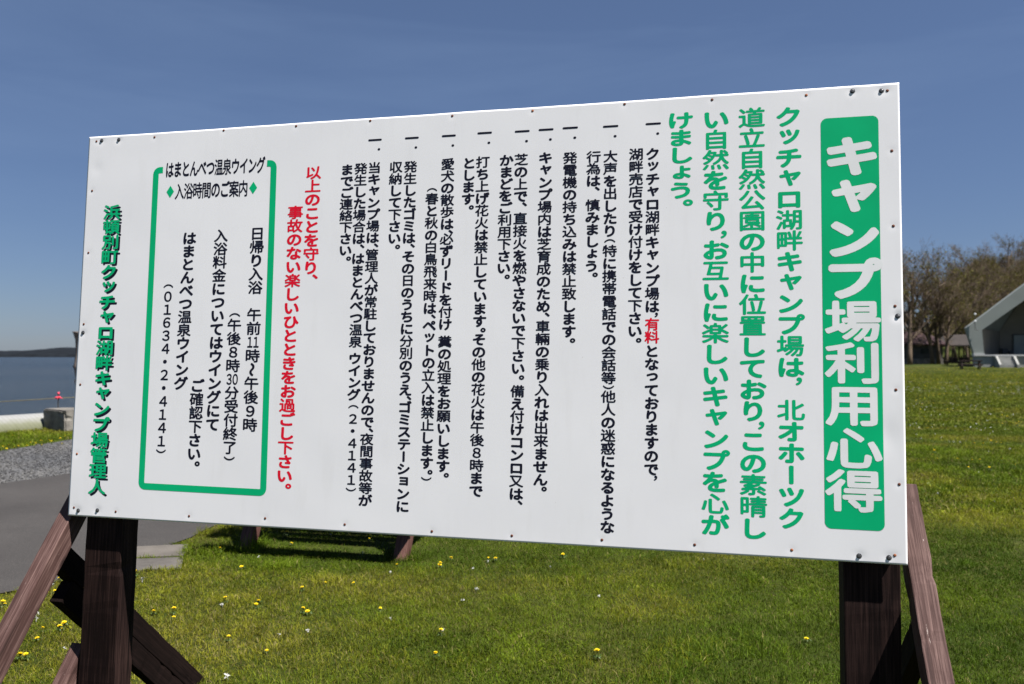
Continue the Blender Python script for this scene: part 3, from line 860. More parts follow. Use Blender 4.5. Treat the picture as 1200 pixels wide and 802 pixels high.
COLS = [
    ('キャンプ場利用心得', 'T', 3.466, 1.623, 3.459, 0.16, 1.16),
    ('クッチャロ湖畔キャンプ場は，北オホーツク', 'G', 3.236, 1.754, 3.237, 0.0823, 1.15),
    ('道立自然公園の中に位置しており，<.4>この素晴し', 'G', 3.097, 1.76, 3.097, 0.0832, 1.16),
    ('い自然を守り，<.4>お互いに楽しいキャンプを心が', 'G', 2.959, 1.762, 2.954, 0.083, 1.18),
    ('けましょう。', 'G', 2.819, 1.761, 2.822, 0.0721, 1.36),
    ('一．', 'B', 2.71, 1.743, 2.711, 0.0518, 1.14),
    ('クッチャロ湖畔キャンプ場は，<.45>\u3000\u3000となっておりますので，<.01>', 'B', 2.709, 1.618, 2.709, 0.0522, 1.09),
    ('有料', 'R', 2.71, 0.92, 2.709, 0.0525, 1.08),
    ('湖畔売店で受け付けをして下さい。<.01>', 'B', 2.642, 1.62, 2.641, 0.052, 1.11),
    ('一．', 'B', 2.536, 1.743, 2.537, 0.0524, 1.16),
    ('大声を出したり（<.6>特に携帯電話での会話等）<.45>他人の迷惑になるような', 'B', 2.537, 1.617, 2.537, 0.052, 1.12),
    ('行為は、\u3000<.01>慎みましょう。<.01>', 'B', 2.468, 1.618, 2.462, 0.0508, 1.17),
    ('一．', 'B', 2.367, 1.747, 2.369, 0.053, 1.17),
    ('発電機の持ち込みは禁止致します。<.01>', 'B', 2.368, 1.619, 2.372, 0.052, 1.14),
    ('一．', 'B', 2.264, 1.746, 2.266, 0.0534, 1.14),
    ('キャンプ場内は芝育成のため、<.6>車輛の乗り入れは出来ません。<.01>', 'B', 2.264, 1.625, 2.262, 0.0524, 1.14),
    ('一．', 'B', 2.161, 1.745, 2.163, 0.0537, 1.15),
    ('芝の上で、<.8>直接火を燃やさないで下さい。<.8>備え付けコンロ又は、<.01>', 'B', 2.159, 1.623, 2.161, 0.0527, 1.13),
    ('かまどをご利用下さい。<.01>', 'B', 2.095, 1.623, 2.091, 0.0515, 1.17),
    ('一．', 'B', 1.996, 1.748, 1.998, 0.0543, 1.13),
    ('打ち上げ花火は禁止しています。<.47>その他の花火は午後８時まで', 'B', 1.991, 1.621, 1.99, 0.0527, 1.14),
    ('とします。<.01>', 'B', 1.93, 1.619, 1.928, 0.0521, 1.14),
    ('一．', 'B', 1.835, 1.745, 1.837, 0.054, 1.12),
    ('愛犬の散歩は、<.25>必ずリードを付け\u3000<.4>糞の処理をお願いします。<.01>', 'B', 1.834, 1.62, 1.843, 0.0526, 1.15),
    ('（<.5>春と秋の白鳥飛来時は、<.4>ペットの立入は禁止します。<.75>）<.01>', 'B', 1.765, 1.497, 1.771, 0.0531, 1.12),
    ('一．', 'B', 1.665, 1.745, 1.668, 0.0536, 1.14),
    ('発生したゴミは、<.55>その日のうちに分別のうえ、<.4>ゴミステーションに', 'B', 1.663, 1.617, 1.668, 0.0526, 1.15),
    ('収納して下さい。<.01>', 'B', 1.595, 1.619, 1.597, 0.0529, 1.16),
    ('一．', 'B', 1.492, 1.746, 1.495, 0.0532, 1.15),
    ('当キャンプ場は、<.44>管理人が常駐しておりませんので、<.41>夜間事故等が', 'B', 1.494, 1.621, 1.497, 0.0523, 1.17),
    ('発生した場合は、<.7>はまとんべつ温泉\u3000<.4>ウイング（２・４１４１）<.6>', 'B', 1.429, 1.62, 1.43, 0.0525, 1.17),
    ('までご連絡下さい。<.01>', 'B', 1.363, 1.618, 1.368, 0.052, 1.19),
    ('以上のことを守り、<.01>', 'R', 1.199, 1.618, 1.203, 0.0619, 1.24),
    ('事故のない楽しいひとときをお過ごし下さい。<.01>', 'R', 1.118, 1.439, 1.112, 0.0621, 1.23),
    ('日帰り入浴\u3000午前[11]時〜午後９時', 'B', 0.931, 1.348, 0.933, 0.0621, 1.16),
    ('（<.5>午後８時[30]分受付終了）<.6>', 'B', 0.834, 0.959, 0.837, 0.0615, 1.15),
    ('入浴料金についてはウイングにて', 'B', 0.745, 1.344, 0.745, 0.062, 1.14),
    ('ご確認下さい。<.01>', 'B', 0.658, 0.651, 0.656, 0.062, 1.13),
    ('はまとんべつ温泉ウイング', 'B', 0.581, 1.336, 0.571, 0.0614, 1.16),
    ('（<.6>０１６３４・２・４１４１）<.55>', 'B', 0.481, 1.1, 0.484, 0.0609, 1.08),
    ('浜頓別町クッチャロ湖畔キャンプ場管理人', 'S', 0.153, 1.481, 0.151, 0.0724, 1.29),
]

import re
TITLE = {'T': ('white', 0.0008), 'G': ('green', 0.0004), 'B': ('black', 0.0004), 'R': ('red', 0.0004)}
LNAME = {'T': 'title_lettering', 'G': 'lettering', 'B': 'lettering', 'R': 'lettering', 'S': 'lettering'}
held = []
for (txt, st, ua, va, ub, em, sx) in COLS:
    toks = re.findall(r'(\[[^\]]+\]|.)(?:<([\d.]+)>)?', txt)
    tot = sum(float(a) if a else 1 for _, a in toks); pos = 0; items = []
    for ch, adv in toks:
        ad = float(adv) if adv else 1.0
        v_top = va - pos * em; f = (pos + ad / 2) / tot; uc = ua + (ub - ua) * f; su = sx * em * (1.06 if st in 'TG' else 1.01); sv = em * 0.98
        if ch[0] == '[':
            for k, dch in enumerate(ch[1:-1]): items.append((chr(ord(dch) + 0xFEE0), st, uc + (k - 0.5) * su * 0.42, v_top - em * 0.5, su * 0.62, sv))
        elif ch in '，、．': items.append((ch, st, uc + 0.30 * su, v_top - em * (0.16 if ch != '．' else 0.30), su, sv))
        elif ch == '。': items.append((ch, st, uc + 0.27 * su, v_top - em * 0.22, su, sv))
        elif ch in '（）': items.append((ch, st, uc, v_top - em * ad / 2, su, sv))
        elif ch != '　': items.append((ch, st, uc, v_top - em * 0.5, su, sv))
        pos += ad
    if txt == '一．': held = items; continue          # the bullet belongs to the rule below it
    items = held + items; held = []
    if st == 'S':
        letters('letter_shadow', [(c, s_, u + 0.010, v - 0.0095, a, b2) for c, s_, u, v, a, b2 in items], M['black'], 0.0004, 'black drop shadow printed behind the green signature')
        letters('lettering', items, M['green'], 0.0008, 'green signature column with a black drop shadow')
    else:
        mt, lift = TITLE[st]
        letters(LNAME[st], items, M[mt], lift)
# the two horizontal heading lines of the bathing hours
def hline(txt, u0, u1, v, h, st, mat):
    n = len(txt); w = (u1 - u0) / n
    letters('lettering', [(c, st, u0 + (i + 0.5) * w, v, w * 1.03, h) for i, c in enumerate(txt) if c != '◆'], mat, 0.0004)
hline('はまとんべつ温泉ウイング', 0.436, 0.956, 1.636, 0.078, 'H', M['black'])
hline('入浴時間のご案内', 0.492, 0.873, 1.530, 0.078, 'H', M['black'])
for du in (0.466, 0.900): letters('diamond_mark', [('◆', 'H', du, 1.530, 0.048, 0.058)], M['green'], 0.0004)
bpy.data.objects.remove(_fo); bpy.data.objects.remove(_fillo)

# ================================================================== THINGS BY THE LAKE (left)
# concrete embankment along the lake: rounded kerb following the shore line
def shore_pt(t, off=0.0):
    return (SHORE_A[0] + SHORE_D[0] * t - SHORE_D[1] * off, SHORE_A[1] + SHORE_D[1] * t + SHORE_D[0] * off)
prof = [(-0.34, -0.15), (-0.33, 0.02), (-0.24, 0.15), (-0.12, 0.27), (0.0, 0.335), (0.14, 0.355), (0.30, 0.33), (0.46, 0.24), (0.60, -0.2), (0.75, -1.2)]
b = MB(); vs_, fs_ = [], []
T = np.concatenate([np.linspace(-14, 12, 66), np.linspace(14, 60, 20)])
for t in T:
    for (off, h) in prof:
        x, y = shore_pt(t, off); vs_.append((x, y, h * (1 + 0.05 * (float(vnoise(t * 0.7, 4.4)) - 0.5)) + 0.006 * (float(vnoise(t * 3, off * 30)) - 0.5)))
n_ = len(prof)
for i in range(len(T) - 1):
    for j in range(n_ - 1): fs_.append((i*n_+j, (i+1)*n_+j, (i+1)*n_+j+1, i*n_+j+1))
fs_ += [tuple(range(n_)), tuple(range((len(T)-1)*n_, len(T)*n_))[::-1]]
b.add(vs_, fs_)
tag(b.build('lake_embankment', M['embank'], smooth=True), 'low pale rounded concrete embankment along the lake shore, greenish near the grass', 'embankment')

# weathered concrete block on the grass
def rough_block(name, loc, rz, sx, sy, sz, mat):
    me = bpy.data.meshes.new(name); bm = bmesh.new()
    bmesh.ops.create_cube(bm, size=1)
    bmesh.ops.scale(bm, vec=(sx, sy, sz), verts=bm.verts); bmesh.ops.translate(bm, vec=(0, 0, sz/2), verts=bm.verts)
    bmesh.ops.bevel(bm, geom=list(bm.edges), offset=0.025, segments=2, affect='EDGES')
    bmesh.ops.subdivide_edges(bm, edges=list(bm.edges), cuts=6, use_grid_fill=True)
    for v in bm.verts:
        c = v.co
        k = float(fbm(c.x * 5 + c.z * 3, c.y * 5 + c.z * 6.3)) - 0.5
        chip = max(0, float(vnoise(c.x * 9 + c.z * 7 + 3, c.y * 9 - c.z * 8 + 11)) - 0.72) * 0.16
        nrm = v.normal; v.co = c + nrm * (k * 0.022 - chip)
    bm.to_mesh(me); bm.free()
    o = link(name, me, mat); o.location = loc; o.rotation_euler = (0, 0, rz); return o
# two faces show: a shaded one turned to the path and a sunlit one turned to the field
tag(rough_block('concrete_block', (-9.39, 17.2, -0.03), R(-36), 1.00, 1.00, 0.51, M['concrete']), 'rough grey weathered concrete block on the grass by the lake', 'concrete block')
# carved log post, mostly behind the board's edge
b = MB()
lp = [(0, 0.14), (0.35, 0.125), (0.62, 0.15), (0.68, 0.115), (0.95, 0.12), (1.08, 0.155), (1.13, 0.12), (1.32, 0.135), (1.40, 0.165), (1.44, 0.145), (1.72, 0.115), (2.00, 0.13), (2.14, 0.18), (2.20, 0.21)]
b.tube([(0.012 * math.sin(h * 3), 0.012 * math.cos(h * 2.1), h) for h, r in lp], [r for h, r in lp], 14)
o = b.build('log_post', M['bleached'], smooth=True, jitter=0.006)
o.location = (-10.00, 18.45, -0.03)
tag(o, 'tall weathered brown log post with knobby sides and flared top by the lake', 'log post')
# marker stake with pink tape and the rope along the shore
sk = empty('marker_stake', (-10.20, 17.85, 0)); tag(sk, 'thin dark marker stake with pinkish red tape near the top behind the concrete block', 'stake')
b = MB(); b.tube([(0,0,-0.1),(0,0,0.4),(0.012,0,0.80)], [0.014, 0.013, 0.013], 8); b.build('rod', M['stake'], sk)
b = MB()
for k in range(7):
    a = k * 0.9; b.tube([(0.008 + 0.02*math.cos(a), 0.02*math.sin(a), 0.665 + 0.012*k*0.4), (0.01 + 0.05*math.cos(a + 0.4), 0.045*math.sin(a + 0.4), 0.672 + 0.004*k), (0.01 + 0.085*math.cos(a + 0.3) , 0.06*math.sin(a + 0.5), 0.655 + 0.02*math.sin(k*2.2))], [0.016, 0.013, 0.006], 5)
b.tube([(0.010,0,0.75),(0.012,0,0.80)], [0.022, 0.020], 8)
b.build('tape', M['ribbon'], sk, smooth=True)
b = MB(); pts = []
ends = [Vector((-14.6, 17.4, 0.50)), Vector((-10.20, 17.87, 0.665)), Vector((-9.98, 18.42, 0.66)), Vector((-4.0, 26.0, 0.62))]
for a_, c_, sag in zip(ends[:-1], ends[1:], (0.035, 0.0, 0.16)):
    for k in range(12):
        t = k / 12; p = a_.lerp(c_, t); p.z -= sag * 4 * t * (1 - t); pts.append(p)
pts.append(ends[-1])
b.tube(pts, [0.009] * len(pts), 6)
tag(b.build('rope', M['rope'], smooth=True), 'thin yellowish rope strung along the lake shore to the pink marked stake', 'rope')
o = None
for (x, y) in ((-14.6, 17.4), (-4.0, 26.0)):
    pass
b = MB(); b.tube([(0,0,-0.3),(0,0,0.62)], [0.016, 0.014], 8)
o = b.build('rope_peg', M['stake']); o.location = (-14.6, 17.4, -0.05); tag(o, 'dark iron peg holding the far left end of the shore rope', 'peg')
o2 = o.copy(); COL.objects.link(o2); o2.location = (-4.0, 26.0, 0.0); o2['label'] = 'dark iron peg holding the shore rope behind the notice board'

# ================================================================== PICNIC TABLES
def picnic_table(loc, rz, mat, label, length=1.75, half=0.55, legs_x=0.68, thick=0.042):
    t = empty('picnic_table', loc, (0, 0, rz)); tag(t, label, 'picnic table')
    Hs, Hb = 0.74, 0.43
    for k in range(4):
        beam('tabletop_plank', (-length/2, -0.285 + 0.19 * k, Hs), (length/2, -0.285 + 0.19 * k, Hs), (0, 1, 0), 0.175, thick, mat, t, 0.004)
    for s in (-1, 1):
        seat = empty('bench_seat', (0, s * (half + 0.12), Hb)); seat.parent = t
        beam('plank', (-length/2, 0, 0), (length/2, 0, 0), (0, 1, 0), 0.24, thick + 0.003, mat, seat, 0.004)
    for x in (-legs_x, legs_x):
        for s in (-1, 1):
            beam('leg', (x, s * (half + 0.04), -0.03), (x, s * 0.20, Hs - 0.022), (1, 0, 0), 0.10, 0.11, mat, t, 0.004)
        beam('crossbar', (x + 0.075, -half - 0.20, Hb - 0.075), (x + 0.075, half + 0.20, Hb - 0.075), (1, 0, 0), 0.045, 0.10, mat, t, 0.004)
    return t
ang = math.atan2(6.28 - 6.59, -0.86 + 2.22)
mid = Vector(((-2.22 - 0.86) / 2, (6.59 + 6.28) / 2, 0)); nrm = Vector((-math.sin(ang), math.cos(ang), 0))
picnic_table(mid + nrm * 0.59, ang, M['table'], 'red brown wooden picnic table behind the notice board, only its slanted near legs showing below')
yb = 70.0
picnic_table(((1137-600)/930*yb, yb, gz(39.8, yb)), R(-22), M['dark_table'], 'dark wooden picnic table on the grass in front of the stage corner', thick=0.10)
picnic_table(((1117-600)/930*80, 80.0, gz(44.6, 80)), R(62), M['dark_table'], 'dark picnic table farther back, seen end on beside the shelter', thick=0.10)

# ================================================================== OPEN AIR STAGE
SX0 = (1131 - 600) / 930 * 76
sg_z = 0.66
st = empty('open_air_stage', (SX0, 76, sg_z), (0, 0, R(-14))); tag(st, 'grey green open air stage with steep peaked roof and raised concrete deck', 'stage')
K = 1 / 0.883
def sp(px, py):                      # elevation drawing of the front in metres from the photo's proportions
    return ((px - 1131) / 930 * 76 * 1.0, 1.6 - (py - 418) / 930 * 76 - sg_z)
WID = 15.6; APX = WID / 2
ex, ez = 0.0, sp(1131, 384.5)[1]
rise = 6.35
def roofz(x): return ez + rise * (1 - abs(x - APX) / APX)
FT = 1.30                            # fascia depth
# fascia: bent band that runs up over the peak and folds down into the slanted fins
b = MB()
fin_in_top, fin_in_bot = 1.36, 1.52
fin_bot = 0.66; dk = 1.12
outer = [(0, ez), (APX, ez + rise), (WID, ez), (WID - fin_bot, dk + 0.12), (WID - fin_in_bot, dk + 0.12), (WID - fin_in_top, ez - 0.22), (APX, ez + rise - FT * 1.25), (fin_in_top, ez - 0.22), (fin_in_bot, dk + 0.12), (fin_bot, dk + 0.12)]
tri = [(0, 1, 6, 7), (1, 2, 5, 6), (0, 7, 8, 9), (2, 3, 4, 5)]
n_ = len(outer)
vs_ = [(x, -0.35, z) for x, z in outer] + [(x, 0.25, z) for x, z in outer]
fs_ = [tuple(q) for q in tri] + [tuple(n_ + i for i in q[::-1]) for q in tri] + [(i, (i+1) % n_, n_ + (i+1) % n_, n_ + i) for i in range(n_)]
b.add(vs_, fs_); b.build('fascia', M['stagegrey'], st)
DEP = 7.0
# roof shell behind the fascia, narrowing to the back wall
b = MB()
def shell(z_off, y0, y1, k):
    f = [(0.05, ez), (APX, ez + rise), (WID - 0.05, ez)]
    B_ = [(APX + (x - APX) * k, (z - dk) * 0.80 + dk) for x, z in f]
    return [(x, y0, z + z_off) for x, z in f], [(x, y1, z + z_off) for x, z in B_]
fu, bu_ = shell(-0.06, 0.22, DEP, 0.385); fl_, bl_ = shell(-0.36, 0.22, DEP, 0.385)
b.add(fu + bu_ + fl_ + bl_, [(0,1,4,3),(1,2,5,4),(6,9,10,7),(7,10,11,8),(0,3,9,6),(2,8,11,5),(0,6,7,1),(1,7,8,2),(3,4,10,9),(4,5,11,10)])
b.build('roof', M['stagegrey'], st)
# splayed side walls and back wall
bkx0 = 5.1; bkx1 = WID - bkx0; bky = DEP - 0.3
def wall_quad(name, p, q, top_p, top_q, th=0.18):
    p, q = Vector((*p, 0)), Vector((*q, 0)); d = (q - p).normalized(); n = Vector((-d.y, d.x, 0)) * th
    b = MB(); A = [p + Vector((0,0,dk)), q + Vector((0,0,dk)), q + Vector((0,0,top_q)), p + Vector((0,0,top_p))]
    b.add(A + [v + n for v in A], [(0,1,2,3),(7,6,5,4),(0,4,5,1),(1,5,6,2),(2,6,7,3),(3,7,4,0)]); return b.build(name, M['stagewall'], st)
wall_quad('side_wall', (fin_in_bot - 0.05, 0.27), (bkx0, bky), ez - 0.1, (ez - dk) * 0.8 + dk + 0.35)
wall_quad('side_wall', (bkx1, bky), (WID - fin_in_bot + 0.05, 0.27), (ez - dk) * 0.8 + dk + 0.35, ez - 0.1)
b = MB(); b.prism([(bkx0, dk), (bkx1, dk), (bkx1, (ez - dk) * .8 + dk + 0.4), (APX, (ez + rise - dk) * 0.8 + dk - 0.42), (bkx0, (ez - dk) * .8 + dk + 0.4)], 1, bky + 0.02, bky + 0.22)
b.build('back_wall', M['stagewall'], st)
b = MB(); b.box((6.35, bky - 0.09, dk + 0.01), (8.45, bky - 0.03, dk + 2.0)); dr = b.build('door', M['stagegrey'], st)
b = MB()
for x in (6.24, 8.45): b.box((x, bky - 0.11, dk + 0.01), (x + 0.11, bky + 0.0, dk + 2.12))
b.box((6.351, bky - 0.11, dk + 2.001), (8.449, bky - 0.0, dk + 2.12)); b.box((7.37, bky - 0.10, dk + 0.02), (7.43, bky - 0.092, dk + 2.0))
b.build('frame', M['darkgrey'], dr)
# deck with pale nosing, cheek and steps
b = MB(); b.prism([(0.72, -0.30), (WID - 0.72, -0.30), (WID - 0.72, 0.3), (bkx1 + 0.3, bky + 0.22), (bkx0 - 0.3, bky + 0.22), (0.72, 0.3)], 2, -0.4, dk - 0.14); b.build('deck', M['stage_concrete'], st)
b = MB(); b.prism([(1.56, -0.42), (WID - 1.56, -0.42), (WID - 1.56, 0.3), (bkx1, bky + 0.015), (bkx0, bky + 0.015), (1.56, 0.3)], 2, dk - 0.137, dk - 0.002); b.build('deck_nosing', M['stagetrim'], st)
for x in (0.62, WID - 1.56):
    b = MB(); b.box((x, -0.44, dk - 0.12), (x + 0.94, 0.2, dk + 0.117)); b.build('fin_sill', M['stagetrim'], st)
b = MB()
for k in range(5):
    b.box((2.55, -0.45 - 0.26 * (4 - k) , -0.4 + 0.001 * k), (3.85, -0.45 - 0.26 * (3 - k) + 0.0, 0.19 * (k + 1)))
b.build('steps', M['stage_concrete'], st)
for x in (2.36, 3.852):
    b = MB(); b.prism([(-1.76, -0.4), (-0.452, -0.4), (-0.452, dk - 0.14), (-0.8, dk - 0.14), (-1.76, 0.20)], 0, x, x + 0.185); b.build('step_cheek', M['stage_concrete'], st)
# dark equipment standing at the back left of the deck
for k, (x, w, h) in enumerate(((5.0, 0.50, 0.62), (5.62, 0.42, 0.40))):
    b = MB(); b.box((x, bky - 1.0, dk), (x + w, bky - 0.5, dk + h)); b.box((x + 0.06, bky - 1.012, dk + 0.06), (x + w - 0.06, bky - 1.001, dk + h - 0.06))
    Mx = st.matrix_basis.copy()
    o = b.build('speaker_box', M['darkgrey'], bevel=0.02); o.location = st.location; o.rotation_euler = st.rotation_euler
    tag(o, ('taller' if k == 0 else 'smaller') + ' dark box standing at the back left of the stage deck', 'speaker box')
# pair of small globe lamps on a bracket on the fin
br = MB(); br.tube([(1.0, -0.5, ez - 0.25), (0.78, -0.52, ez - 0.20), (0.72, -0.5, ez + 0.1), (0.72, -0.5, ez + 1.25)], [0.03] * 4, 6)
lm = empty('stage_lamp', (0, 0, 0)); lm.location = st.location; lm.rotation_euler = st.rotation_euler
tag(lm, 'thin lamp bracket with two small white globes above the left corner of the stage', 'lamp')
br.build('bracket', M['darkgrey'], lm)
for dz in (0.62, 1.28):
    bm = bmesh.new(); bmesh.ops.create_uvsphere(bm, u_segments=12, v_segments=8, radius=0.095); me = bpy.data.meshes.new('globe'); bm.to_mesh(me); bm.free()
    o = link('globe', me, M['lampwhite'], lm); o.location = (0.72, -0.58, ez + dz)

# ================================================================== HUT AND SHELTER
def hip_roof(L, D, h, over, z, ridge):
    b = MB(); x0, x1, y0, y1 = -L/2 - over, L/2 + over, -D/2 - over, D/2 + over
    b.add([(x0,y0,z),(x1,y0,z),(x1,y1,z),(x0,y1,z),(-ridge/2,0,z+h),(ridge/2,0,z+h),(x0,y0,z-0.12),(x1,y0,z-0.12),(x1,y1,z-0.12),(x0,y1,z-0.12)],
          [(0,1,5,4),(1,2,5),(2,3,4,5),(3,0,4),(6,9,8,7),(0,6,7,1),(1,7,8,2),(2,8,9,3),(3,9,6,0)]); return b
hx, hy = (1065 - 600) / 930 * 92, 92.0
ht = empty('hut', (hx, hy, gz(hx, hy)), (0, 0, R(-12))); tag(ht, 'small dark hut with a dark red roof beside the bare trees', 'hut')
b = MB(); b.box((-3.0, -2.0, 0.62), (3.0, 2.0, 2.22)); wl_ = b.build('wall', M['hutwall'], ht)
b = MB(); b.box((-3.06, -2.06, -0.3), (3.06, 2.06, 0.62)); b.build('stone_base', M['stone'], ht)
hip_roof(6.0, 4.0, 1.55, 0.55, 2.25, 3.0).build('roof', M['redroof'], ht)
b = MB(); b.box((0.7, -2.05, 1.15), (1.6, -2.003, 1.75)); b.build('window', M['glass'], ht)
sx_, sy_ = (1120 - 600) / 930 * 96, 96.0
sh = empty('shelter', (sx_, sy_, gz(sx_, sy_)), (0, 0, R(-20))); tag(sh, 'open sided wooden shelter with a grey brown roof behind the picnic tables', 'shelter')
hip_roof(3.6, 3.2, 1.3, 0.5, 2.2, 2.4).build('roof', M['brownroof'], sh)
for x in (-1.7, -0.6, 0.6, 1.7):
    for y in (-1.5, 1.5):
        b = MB(); b.box((x - 0.07, y - 0.07, -0.3), (x + 0.07, y + 0.07, 2.09)); b.build('post', M['dark_table'], sh)
b = MB()
for x in (-1.15, 0.0, 1.15): b.box((x - 0.47, 1.46, 0.05), (x + 0.47, 1.54, 0.75))
b.build('rail_panel', M['brownroof'], sh)
b = MB(); b.box((-1.5, -1.2, 0.38), (1.5, -0.8, 0.44)); b.box((-1.3, -1.1, -0.3), (-1.2, -0.9, 0.379)); b.box((1.2, -1.1, -0.3), (1.3, -0.9, 0.379)); b.build('bench', M['dark_table'], sh)

# ================================================================== TREES
def make_tree(seed, H, spread, n_leaf, leafiness):
    r = random.Random(seed); g = np.random.default_rng(seed)
    trunk, crown, tips = MB(), MB(), []
    def grow(p, d, L, rad, lev):
        pts, rs = [p.copy()], [rad]; n = 5 if lev < 2 else 3
        q = p.copy(); dd = d.copy()
        for i in range(n):
            dd = (dd + Vector((r.uniform(-1,1), r.uniform(-1,1), r.uniform(-0.3,0.8))) * (0.10 if lev == 0 else 0.22)).normalized()
            q = q + dd * (L / n); pts.append(q.copy()); rs.append(rad * (1 - 0.55 * (i + 1) / n))
        (trunk if lev < 2 else crown).tube(pts, [max(x, 0.010) for x in rs], (9, 7, 4, 3, 3)[min(lev, 4)], 0, cap=lev < 2)
        if lev >= 3: tips.extend(pts[1:])
        if lev < 4:
            for k in range((7, 6, 5, 5)[lev]):
                t = r.uniform(0.35 if lev else 0.30, 1.0); i = min(int(t * n), n - 1); f = t * n - i
                bp = pts[i].lerp(pts[i+1], f); br_ = rs[i] * (1-f) + rs[i+1] * f
                ax = (pts[i+1] - pts[i]).normalized(); o_ = ax.orthogonal().normalized()
                o_.rotate(Matrix.Rotation(r.uniform(0, 6.28), 3, ax))
                nd = (ax * r.uniform(0.5, 0.9) + o_ * r.uniform(0.55, 1.0) * spread + Vector((0, 0, 0.16))).normalized()
                grow(bp, nd, L * r.uniform(0.42, 0.66), max(br_ * r.uniform(0.5, 0.7), 0.012), lev + 1)
    grow(Vector((0, 0, -0.3)), Vector((r.uniform(-.1,.1), r.uniform(-.1,.1), 1)).normalized(), H * 0.55, H * 0.021, 0)
    zmax = max(p.z for p in tips); k = H / zmax
    for b in (trunk, crown): b.v = [(x*k, y*k, z*k) for x, y, z in b.v]
    T_ = np.array([tuple(p * k) for p in tips])
    sel = T_[g.integers(0, len(T_), n_leaf)] + g.normal(0, 0.22, (n_leaf, 3))
    keep = fbm(sel[:,0] * 0.7 + seed, sel[:,2] * 0.7 + sel[:,1] * 0.5) > (0.62 - leafiness)
    sel = sel[keep]; n = len(sel)
    a = g.normal(size=(n, 3)); a /= np.linalg.norm(a, axis=1)[:, None]; c = np.cross(a, g.normal(size=(n, 3))); c /= np.linalg.norm(c, axis=1)[:, None]
    s = g.uniform(0.05, 0.14, (n, 1))
    Q = np.stack([sel - a*s, sel + c*s*0.6, sel + a*s, sel - c*s*0.6], 1).reshape(-1, 3)
    tm = trunk.mesh('trunk', smooth=True); tm.materials.append(M['bark'])
    cv = np.array(crown.v); nb = len(cv)
    fl, sz = [], []
    for f in crown.f: fl.extend(f); sz.append(len(f))
    lq = np.arange(n * 4) + nb
    cm = mesh_np('crown', np.concatenate([cv, Q]), np.concatenate([fl, lq]), np.concatenate([sz, np.full(n, 4)]))
    cm.materials.append(M['bark']); cm.materials.append(M['leaf'])
    cm.polygons.foreach_set('material_index', np.concatenate([np.zeros(len(sz)), np.ones(n)]).astype(np.int32))
    at = cm.color_attributes.new('col', 'FLOAT_COLOR', 'POINT')
    pal = np.array([(0.098, 0.094, 0.014), (0.125, 0.116, 0.020), (0.110, 0.074, 0.036), (0.070, 0.073, 0.014)])
    cc = pal[g.choice(4, n, p=[0.34, 0.2, 0.28, 0.18])] * g.uniform(0.75, 1.25, (n, 1))
    C4 = np.ones((nb + n * 4, 4), np.float32); C4[:nb, :3] = 0.1; C4[nb:, :3] = np.repeat(cc, 4, 0)
    at.data.foreach_set('color', C4.ravel())
    return tm, cm
def tree_thing(meshes, loc, rz, sc, label, group=None):
    t = empty('tree', loc, (0, 0, rz)); t.scale = (sc, sc, sc); tag(t, label, 'tree', group)
    tr = link('trunk', meshes[0], None, t); link('crown', meshes[1], None, t)
    return t
TREES = [make_tree(3, 14, 1.0, 3500, 0.04), make_tree(8, 13, 0.9, 4500, 0.10), make_tree(21, 12, 1.1, 9000, 0.20), make_tree(34, 14, 0.8, 3500, -0.03)]
def tx(px, d): return (px - 600) / 930 * d
front_trees = [
    (1093, 88, 0, 0.80, 'bare grey brown tree standing just in front of the hut'),
    (1100, 89, 1, 0.86, 'thick bare tree between the hut and the shelter'),
    (1108, 87, 0, 0.70, 'slim bare tree just left of the shelter'),
    (1066, 84, 1, 1.02, 'tall budding tree close to the right edge of the notice board'),
    (1134, 100, 2, 0.80, 'olive budding tree rising behind the shelter roof'),
    (1075, 104, 3, 1.16, 'bare tree with the broad rounded crown above the hut'),
    (1098, 108, 3, 1.10, 'tall bare tree whose open crown stands against the sky'),
    (1045, 92, 2, 1.0, 'budding tree hidden mostly behind the notice board edge'),
]
for i, (px, d, k, sc, lb) in enumerate(front_trees):
    x = tx(px, d); tree_thing(TREES[k], (x, d, gz(x, d)), i * 1.7, sc, lb)
rr = random.Random(5)
for i in range(125):
    d = rr.uniform(108, 185); px = rr.uniform(930, 1420) if i > 100 else rr.uniform(1040, 1225)
    x = tx(px, d)
    low = 0.5 if px < 1112 else 1.0             # the wood is low scrub where the taller bare trees stand against the sky
    tree_thing(TREES[rr.choice((0, 1, 1, 2, 2, 2, 3))], (x, d, gz(x, d)), rr.uniform(0, 6.28), rr.uniform(0.62, 0.95) * low,
               'budding tree in the brown and olive wood on the hillside behind the stage', 'trees of the hillside wood')

